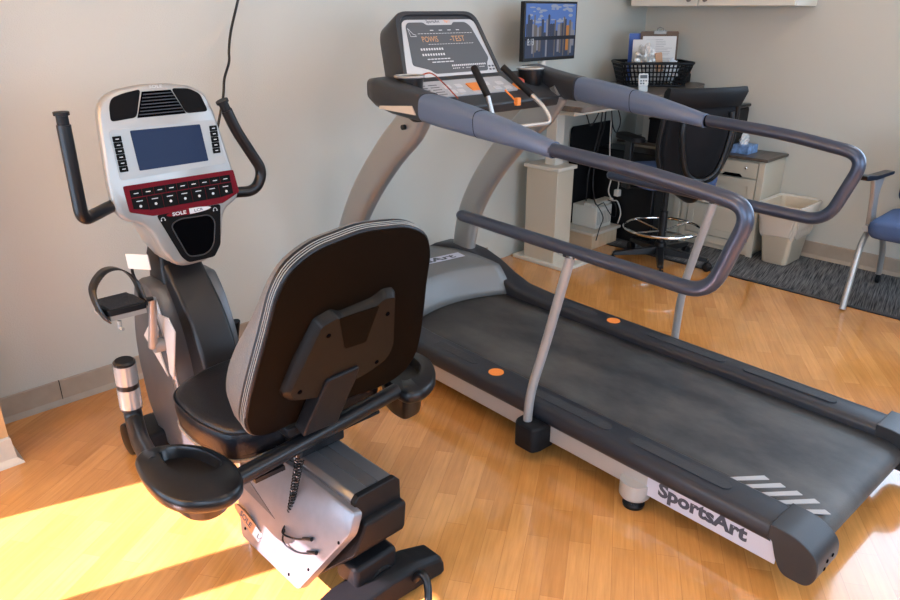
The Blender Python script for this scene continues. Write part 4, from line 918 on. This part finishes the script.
# low cabinets under and beside the desk
LC = thing('storage_cabinet', 'low cream cabinet with dark wood top and a flip-down drawer, beside the bin', 'cabinet', (4.65, 2.07, 0))
y0, y1 = 1.835, 2.36; zt = .625
bx('body', (4.515, y0+.005, .04), (XR-.003, y1, zt), M_CREAM, LC, .003)
bx('top_board', (4.485, y0-.010, zt), (XR-.001, 2.92, zt+.018), M_DARKWOOD, LC, .003)
bx('plinth', (4.525, y0+.03, .004), (XR-.01, y1, .04), M_CREAM, LC)
bm = B(); box(bm, (4.498, y0+.005, .004), (4.515, y0+.045, zt)); box(bm, (4.498, y1-.04, .004), (4.515, y1, zt)); box(bm, (4.498, y0+.045, .04), (4.515, y1-.04, .09)); obj('face_frame', bm, M_CREAM, LC, bevel=.002)
bm = B(); box(bm, (4.494, y0+.05, .515), (4.514, y1-.045, .610)); dr = obj('drawer', bm, M_CREAM, LC, bevel=.002)
bm = B(); plate(bm, round2([(-.07, .512), (.07, .512), (.05, .532), (-.05, .532)], .006), Fr((4.4925, 2.04, 0), (0, -1, 0), (0, 0, 1)), 0, .003); obj('finger_pull', bm, M_HOLE, dr)
bm = B(); lathe(bm, [(.005, 0), (.008, -.010), (.004, -.013)], (4.494, y0+.12, .575), 14, (1, 0, 0)); obj('knob', bm, M_CHROME, dr)
def panel_door(par, ya, yb, za, zb, X_=False):
    bm = B(); box(bm, (4.500, ya, za), (4.514, yb, zb)); t_ = .045
    for a in ((ya, za, yb, za+t_), (ya, zb-t_, yb, zb), (ya, za+t_, ya+t_, zb-t_), (yb-t_, za+t_, yb, zb-t_)): box(bm, (4.492, a[0], a[1]), (4.4995, a[2], a[3]))
    if X_:
        fr = Fr((4.4995, 0, 0), (0, -1, 0), (0, 0, 1))
        for p, q in (((ya+t_, za+t_), (yb-t_, zb-t_)), ((ya+t_, zb-t_), (yb-t_, za+t_))):
            d = V((q[0]-p[0], q[1]-p[1], 0)).normalized(); n = V((-d.y, d.x, 0))*.018
            plate(bm, [(-(p[0]+n.x), p[1]+n.y), (-(q[0]+n.x), q[1]+n.y), (-(q[0]-n.x), q[1]-n.y), (-(p[0]-n.x), p[1]-n.y)], fr, 0, .006)
    return obj('door', bm, M_CREAM, par, bevel=.002)
panel_door(LC, y0+.05, y1-.045, .31, .505); panel_door(LC, y0+.05, y1-.045, .095, .300)
LC2 = thing('storage_cabinet', 'low cream cabinet with crossed door battens under the desk corner', 'cabinet', (4.65, 2.63, 0))
bx('body', (4.515, 2.365, .004), (XR-.003, 2.90, zt-.002), M_CREAM, LC2, .003)
panel_door(LC2, 2.38, 2.89, .05, .60, True)
# printer
PR = thing('printer', 'black printer standing on the low cream cabinet', 'printer', (4.66, 2.13, zt+.018))
z0 = zt+.0185
bx('body', (4.545, 2.115, z0), (4.775, 2.36, z0+.27), M_BLK, PR, .012)
bx('lid', (4.540, 2.110, z0+.272), (4.780, 2.365, z0+.292), M_BLKS, PR, .006)
bx('paper_slot', (4.538, 2.15, z0+.10), (4.545, 2.32, z0+.14), M_HOLE, PR)
bx('sticker', (4.60, 2.14, z0+.2925), (4.64, 2.20, z0+.2935), M_PAPER, PR)
# tissue box
TB = thing('tissue_box', 'blue patterned tissue box at the front of the low cream cabinet', 'tissue box', (4.63, 2.04, z0))
bx('carton', (4.56, 1.99, z0), (4.70, 2.105, z0+.052), M_TISSUE, TB, .002)
bm = B(); bmesh.ops.create_icosphere(bm, subdivisions=4, radius=.035)
for v in bm.verts:
    n = v.co.normalized(); k = 1+.25*math.sin(n.x*6+n.y*5)+.15*math.sin(n.z*11+n.y*8); v.co = V((v.co.x*k, v.co.y*k*.6, v.co.z*k*1.2))
bmesh.ops.translate(bm, verts=bm.verts, vec=(4.64, 2.06, z0+.070)); obj('tissue', bm, M_PAPER, TB, angle=20, label='white tissue sticking out')
# waste bin
WB = thing('waste_bin', 'beige waste bin with a clear liner folded over its rim', 'waste bin', (4.60, 1.68, .004))
bcx, bcy = 4.60, 1.69
def bq(hx, hy, z, r=.03): return [(bcx+x, bcy+y, z) for x, y in rr2(-hx, -hy, hx, hy, r, 5)]
bm = B(); loft(bm, [bq(.115, .075, .005), bq(.120, .080, .010), bq(.160, .120, .37), bq(.168, .128, .37), bq(.168, .128, .385), bq(.156, .116, .385), bq(.115, .075, .02)]); obj('body', bm, M_BIN, WB, angle=40)
bm = B(); rings = []
for i, (h, k) in enumerate(((.385, .0), (.392, .004), (.394, .012), (.385, .016), (.34, .016), (.28, .010), (.235, .008), (.20, .010), (.185, .006))):
    ring_ = []
    base = rr2(-(.158+k-(.385-h)*.09), -(.120+k-(.385-h)*.09), .158+k-(.385-h)*.09, .120+k-(.385-h)*.09, .035, 10)
    for j, (x, y) in enumerate(base):
        w = 1+(.018*math.sin(j*1.9+i*.7)+.014*math.sin(j*3.3-i*1.1))*(1 if i > 1 else .3); ring_.append((bcx+x*w, bcy+y*w, h+(.012*math.sin(j*.9) if i == 8 else 0)))
    rings.append(ring_)
loft(bm, rings, cap=False); obj('bin_liner', bm, M_LINER, WB, angle=70, label='clear plastic liner')
# white power box on a wooden block under the desk
WBK = thing('wooden_step', 'pale wooden step block on the floor beside the white column', 'step block', (4.05, 2.78, 0))
bx('body', (3.90, 2.665, 0), (4.19, 2.915, .10), M_BLOCK, WBK, .002)
bx('tread', (3.885, 2.645, .10), (4.205, 2.925, .118), mat('pale_tread', (.60, .52, .42), .5), WBK, .003)
PB = thing('power_box', 'white perforated power supply box on the pale wooden step', 'power box', (4.06, 2.78, .118))
bx('body', (3.98, 2.70, .1185), (4.16, 2.90, .268), M_WHITE, PB, .006)
bm = B()
for k in range(9): box(bm, (3.995+k*.018, 2.6985, .145), (4.003+k*.018, 2.7005, .235))
obj('vents', bm, mat('vent_grey', (.40, .38, .34), .6), PB, smooth=False)
bx('power_strip', (3.955, 2.72, .2685), (4.20, 2.79, .296), M_WHITE, PB, .004)
# computer tower
CT = thing('computer_tower', 'black computer tower in the dark under the desk', 'computer', (4.38, 2.72, .004))
bx('case', (4.235, 2.44, .0045), (4.44, 2.92, .62), M_BLKS, CT, .008)
bx('front_panel', (4.25, 2.43, .015), (4.43, 2.439, .61), M_BLK, CT, .003)
# black fabric panel leaning on the wall behind the computer
bm = B(); plate(bm, rr2(3.99, .0, 4.46, .775, .03, 4), Fr((0, 2.963, .0), (1, 0, 0), (0, -.002, 1)), 0, .014); tag(obj('fabric_panel', bm, M_MESH, angle=40), 'black fabric panel standing against the back wall under the desk', 'panel')
bm = B(); box(bm, (4.505, 2.38, .6435), (4.78, 2.685, .80)); box(bm, (4.50, 2.375, .80), (4.785, 2.69, .815)); tag(obj('storage_box', bm, M_BLK, bevel=.004), 'black lidded box on the low cabinet under the desk', 'box')
# cables under the desk
def cable(pts, r, m, label, n=7): bm = B(); tube(bm, crs(pts, n), r, 7); return tag(obj('desk_cable', bm, m), label, 'cable', 'cables under the desk')
cable([(3.62, 2.60, .975), (3.66, 2.60, .90), (3.70, 2.60, .85), (3.76, 2.60, .90), (3.80, 2.60, .975)], .004, M_BLKS, 'black cable hanging in a shallow V beside the desk leg')
cable([(3.84, 2.62, .975), (3.85, 2.63, .86), (3.835, 2.64, .74), (3.80, 2.66, .55), (3.82, 2.68, .35)], .0045, M_BLKS, 'black cable dropping straight down, leftmost of the long bundle')
cable([(3.88, 2.62, .975), (3.885, 2.63, .82), (3.86, 2.64, .72), (3.85, 2.66, .5), (3.90, 2.66, .32), (4.02, 2.68, .30)], .0045, M_BLKS, 'black cable in the bundle ending at the white power strip')
cable([(3.90, 2.60, .975), (3.93, 2.60, .84), (3.98, 2.60, .78), (4.02, 2.60, .84), (3.98, 2.60, .92), (3.92, 2.60, .975)], .004, M_BLKS, 'black cable looped tightly just under the desk top')
cable([(3.98, 2.64, .975), (3.99, 2.65, .80), (4.02, 2.66, .62), (4.06, 2.66, .48), (4.04, 2.66, .38), (4.10, 2.66, .31), (4.19, 2.68, .28), (4.21, 2.66, .20), (4.17, 2.65, .135)], .0045, M_WCABLE, 'white cable curving down past the power box')
cable([(4.02, 2.68, .305), (4.06, 2.64, .22), (4.12, 2.64, .20), (4.15, 2.67, .27), (4.10, 2.70, .305)], .0035, M_BLKS, 'thin dark cable looped over the front of the power box')
cable([(3.97, 2.70, .30), (3.97, 2.64, .22), (3.94, 2.64, .15), (3.88, 2.62, .08)], .0035, M_BLKS, 'thin dark cable falling over the edge of the wooden step')
AD = thing('plug_adapter', 'white plug adapter hanging above the power box', 'adapter', (4.14, 2.66, .33))
bx('body', (4.125, 2.64, .33), (4.165, 2.675, .375), M_WCABLE, AD, .005)
bm = B(); tube(bm, [(4.145, 2.657, .375), (4.150, 2.657, .41), (4.14, 2.66, .48)], .004, 7); obj('lead', bm, M_WCABLE, AD)

# office drafting chair
OC = (3.99, 2.21); OFZ = .0
CH = thing('drafting_chair', 'tall black swivel chair with blue seat and chrome foot ring at the desk', 'office chair', (OC[0], OC[1], .0), math.radians(-30), local=True)
for k in range(5):
    a = 2*PI*k/5+.45; c, s = math.cos(a), math.sin(a); f = Fr((0, 0, 0), (c, s, 0), (-s, c, 0))
    bm = B(); loft(bm, [[f(.02, -.028, .065), f(.02, .028, .065), f(.02, .022, .115), f(.02, -.022, .115)], [f(.30, -.018, .062), f(.30, .018, .062), f(.30, .012, .084), f(.30, -.012, .084)]]); lg = obj('base_arm', bm, M_BLKS, CH, bevel=.003)
    bm = B()
    for q in (-.018, .008): lathe(bm, [(.024, 0), (.027, .003), (.027, .009), (.02, .012)], f(.30, q, .0275), 18, (-s, c, 0))
    tube(bm, [f(.30, 0, .03), f(.30, 0, .07)], .007, 8); obj('caster', bm, M_BLK, lg, angle=50)
bm = B(); lathe(bm, [(.036, .06), (.036, .14), (.026, .145), (.026, .34), (.016, .342), (.016, .50)], (0, 0, 0), 20); obj('gas_column', bm, M_BLKS, CH)
bm = B(); tube(bm, [(.235*math.cos(t), .235*math.sin(t), .235) for t in [2*PI*k/48 for k in range(48)]], .0095, 10, closed=True)
for k in range(4):
    a = PI/2*k+.3; tube(bm, [(.03*math.cos(a), .03*math.sin(a), .215), (.228*math.cos(a), .228*math.sin(a), .235)], .006, 8)
obj('foot_ring', bm, M_CHROME, CH, label='chrome foot ring')
bm = B(); box(bm, (-.10, -.14, .49), (.10, .12, .525)); obj('seat_mechanism', bm, M_BLK, CH, bevel=.008)
so_ = round2([(-.235, -.20), (.235, -.20), (.25, .10), (.20, .245), (-.20, .245), (-.25, .10)], .08, 6); f = Fr((0, 0, .525), (1, 0, 0), (0, 1, 0))
bm = B(); cushion(bm, so_, f, .085, 0); obj('seat', bm, M_BLUE, CH, angle=60, label='blue fabric seat')
for sx in (-1, 1):
    bm = B(); box(bm, (sx*.275-.012, -.03, .50), (sx*.275+.012, .045, .79)); box(bm, (min(sx*.10, sx*.285), -.02, .50), (max(sx*.10, sx*.285), .035, .512)); am = obj('armrest', bm, M_BLKS, CH, bevel=.006)
    bm = B(); plate(bm, rr2(-.045, -.13, .045, .13, .04, 6), Fr((sx*.272, .01, .79), (1, 0, 0), (0, 1, 0)), 0, .028, inset=.008); obj('arm_pad', bm, M_BLK, am)
# backrest: mesh with frame
def bk(x, z): z = z-.025; return V((x, -.25-.05*((z-.62)/.5)+.05*(x/.24)**2*1.0-.03*math.sin((z-.60)*5), z))
ol = round2([(-.17, .60), (.17, .60), (.235, .80), (.22, 1.06), (-.22, 1.06), (-.235, .80)], .07, 6)
bm = B(); tube(bm, [bk(x, z) for x, z in ol], .016, 10, closed=True); fm = obj('back_frame', bm, M_BLKS, CH, angle=60)
bm = B(); n_ = 12; g_ = []
for j in range(n_+1):
    z = .605+.455*j/n_; hw = .17+(.065*min(1, (z-.60)/.2)) if z < .8 else .235-.015*(z-.8)/.26
    g_.append([bm.verts.new(bk(-hw*.97+2*hw*.97*i/n_, z)) for i in range(n_+1)])
for j in range(n_):
    for i in range(n_): bm.faces.new((g_[j][i], g_[j][i+1], g_[j+1][i+1], g_[j+1][i]))
obj('back_mesh', bm, M_MESH, CH, angle=70, solid=.006)
bm = B(); loft(bm, [[bk(-.23+.46*i/10, 1.03)+V((0, .025, 0)) for i in range(11)]+[bk(.23-.46*i/10, 1.03)+V((0, -.02, 0)) for i in range(11)], [bk(-.24+.48*i/10, 1.11)+V((0, .0, 0)) for i in range(11)]+[bk(.24-.48*i/10, 1.11)+V((0, -.06, 0)) for i in range(11)], [bk(-.235+.47*i/10, 1.135)+V((0, -.02, 0)) for i in range(11)]+[bk(.235-.47*i/10, 1.135)+V((0, -.05, 0)) for i in range(11)]]); obj('top_bar', bm, M_BLK, CH, angle=50)
bm = B(); tube(bm, crs([(-.14, -.34, .98), (-.15, -.345, .85), (-.10, -.34, .66), (0, -.335, .60), (.10, -.34, .66), (.15, -.345, .85), (.14, -.34, .98)], 6), .017, 10); tube(bm, crs([(0, -.335, .60), (0, -.33, .52), (0, -.24, .475), (0, -.05, .50)], 6), .024, 10); obj('back_support', bm, M_BLKS, CH, angle=60)

# guest chair facing the room from the right wall
GC = thing('guest_chair', 'blue padded guest chair with grey metal frame by the right wall', 'chair', (4.30, .86, .004))
yl, yr = 1.115, .60
for y, nm in ((yl, 0), (yr, 1)):
    bm = B(); tube(bm, fillet([(4.005, y-.01, .006), (4.105, y, .32), (4.16, y, .385), (4.24, y, .415)], .06, 8), .0165, 14); obj('leg', bm, M_CHAIRMETAL, GC, angle=60)
    bm = B(); tube(bm, fillet([(4.13, y, .43), (4.40, y, .41), (4.56, y, .22), (4.585, y, .06)], .07, 8), .0155, 14); lg = obj('leg', bm, M_CHAIRMETAL, GC, angle=60)
    bm = B(); lathe(bm, [(.020, 0), (.025, .004), (.025, .018), (.018, .022)], (4.59, y-.011, .0295), 16, (0, 1, 0)); tube(bm, [(4.585, y, .028), (4.585, y, .07)], .010, 8); obj('caster', bm, M_BLK, lg)
    bm = B(); rings = []
    for z, x0, x1 in ((.40, 4.165, 4.27), (.50, 4.15, 4.225), (.60, 4.125, 4.20), (.695, 4.08, 4.24)): rings.append([(x0, y-.012, z), (x1, y-.012, z), (x1, y+.012, z), (x0, y+.012, z)])
    loft(bm, rings); obj('arm_post', bm, M_CHAIRMETAL, GC, bevel=.005)
    bm = B(); plate(bm, round2([(3.90, .722), (3.93, .715), (4.07, .700), (4.34, .690), (4.34, .708), (4.07, .722), (3.93, .745), (3.89, .745)], .008), Fr((0, y-.025, 0), (1, 0, 0), (0, 0, 1)), 0, -.05); obj('arm_pad', bm, M_BLKS, GC, bevel=.005)
so_ = round2([(4.035, .62), (4.47, .62), (4.47, 1.09), (4.035, 1.09)], .07, 6)
bm = B(); cushion(bm, so_, Fr((0, 0, .405), (1, 0, 0), (0, 1, 0)), .09, 0, ((0, .93), (.2, .99), (.5, 1.01), (.8, .99), (.95, .94), (1., .80))); obj('seat', bm, M_BLUE, GC, angle=60)
bm = B(); f = Fr((4.47, .855, .52), (0, -1, 0), (.16, 0, 1)); ob = round2([(-.23, 0), (.23, 0), (.22, .40), (-.22, .40)], .06, 6)
loft(bm, [[f(x*.96, .2+(y-.2)*.96, .02) for x, y in ob], [f(x, y, .0) for x, y in ob], [f(x, y, -.03) for x, y in ob], [f(x*.95, .2+(y-.2)*.95, -.045) for x, y in ob]]); obj('backrest', bm, M_BLUE, GC, angle=60)
bm = B(); tube(bm, [(4.42, .72, .41), (4.52, .72, .47), (4.56, .72, .75)], .014, 10); tube(bm, [(4.42, .99, .41), (4.52, .99, .47), (4.56, .99, .75)], .014, 10); obj('back_frame', bm, M_CHAIRMETAL, GC)

# ------------------------------------------------------------------ lights
wd = bpy.data.worlds.new('sky'); sc.world = wd; wd.use_nodes = True
bg = wd.node_tree.nodes['Background']; bg.inputs['Color'].default_value = (.58, .76, 1.0, 1); bg.inputs['Strength'].default_value = 10
sun = bpy.data.lights.new('sun', 'SUN'); sun.energy = 47; sun.angle = math.radians(.6); sun.color = (1, .77, .84)
so = bpy.data.objects.new('sun', sun); COL.objects.link(so)
az = math.radians(-17); el = math.radians(36)
d = V((math.cos(az)*math.cos(el), math.sin(az)*math.cos(el), -math.sin(el)))
so.rotation_euler = d.to_track_quat('-Z', 'Y').to_euler(); so.location = (-3, 3, 3)
def portal(loc, d, w, h):
    l = bpy.data.lights.new('window_portal', 'AREA'); l.shape = 'RECTANGLE'; l.size = w; l.size_y = h; l.cycles.is_portal = True
    o = bpy.data.objects.new('window_portal', l); COL.objects.link(o); o.location = loc
    o.rotation_euler = V(d).to_track_quat('-Z', 'Z').to_euler() if False else V(d).to_track_quat('-Z', 'Y').to_euler()
portal((XL-.11, (W_SUN[0]+W_SUN[1])/2, (W_SUN[2]+1.3)/2), (1, 0, 0), W_SUN[1]-W_SUN[0], 1.3-W_SUN[2])
portal((XL-.11, -.24, 1.5), (1, 0, 0), 1.92, 1.4)
portal((XR+.11, (W_R[0]+W_R[1])/2, (W_R[2]+W_R[3])/2), (-1, 0, 0), W_R[1]-W_R[0], W_R[3]-W_R[2])
portal(((W_F[0]+W_F[1])/2, YF-.11, (W_F[2]+W_F[3])/2), (0, 1, 0), W_F[1]-W_F[0], W_F[3]-W_F[2])

# ------------------------------------------------------------------ camera
cam = bpy.data.cameras.new('camera'); co = bpy.data.objects.new('camera', cam); COL.objects.link(co); sc.camera = co
cam.sensor_width = 36; cam.sensor_fit = 'HORIZONTAL'; cam.lens = 720/900*36; cam.clip_start = .02
th = math.radians(21.93847); aa = math.radians(45.97193)
fh = V((math.cos(aa), math.sin(aa), 0))      # level forward; world X lies aa to its right
rt = V((math.sin(aa), -math.cos(aa), 0))
fw = fh*math.cos(th)-V((0, 0, 1))*math.sin(th); up = fh*math.sin(th)+V((0, 0, 1))*math.cos(th)
Mx = Matrix((rt, up, -fw)).transposed().to_4x4(); Mx.translation = V((0, 0, 1.5)); co.matrix_world = Mx
sc.view_settings.view_transform = 'Standard'; sc.view_settings.look = 'None'; sc.view_settings.gamma = 1; sc.view_settings.use_curve_mapping = False
sc.view_settings.exposure = -0.42
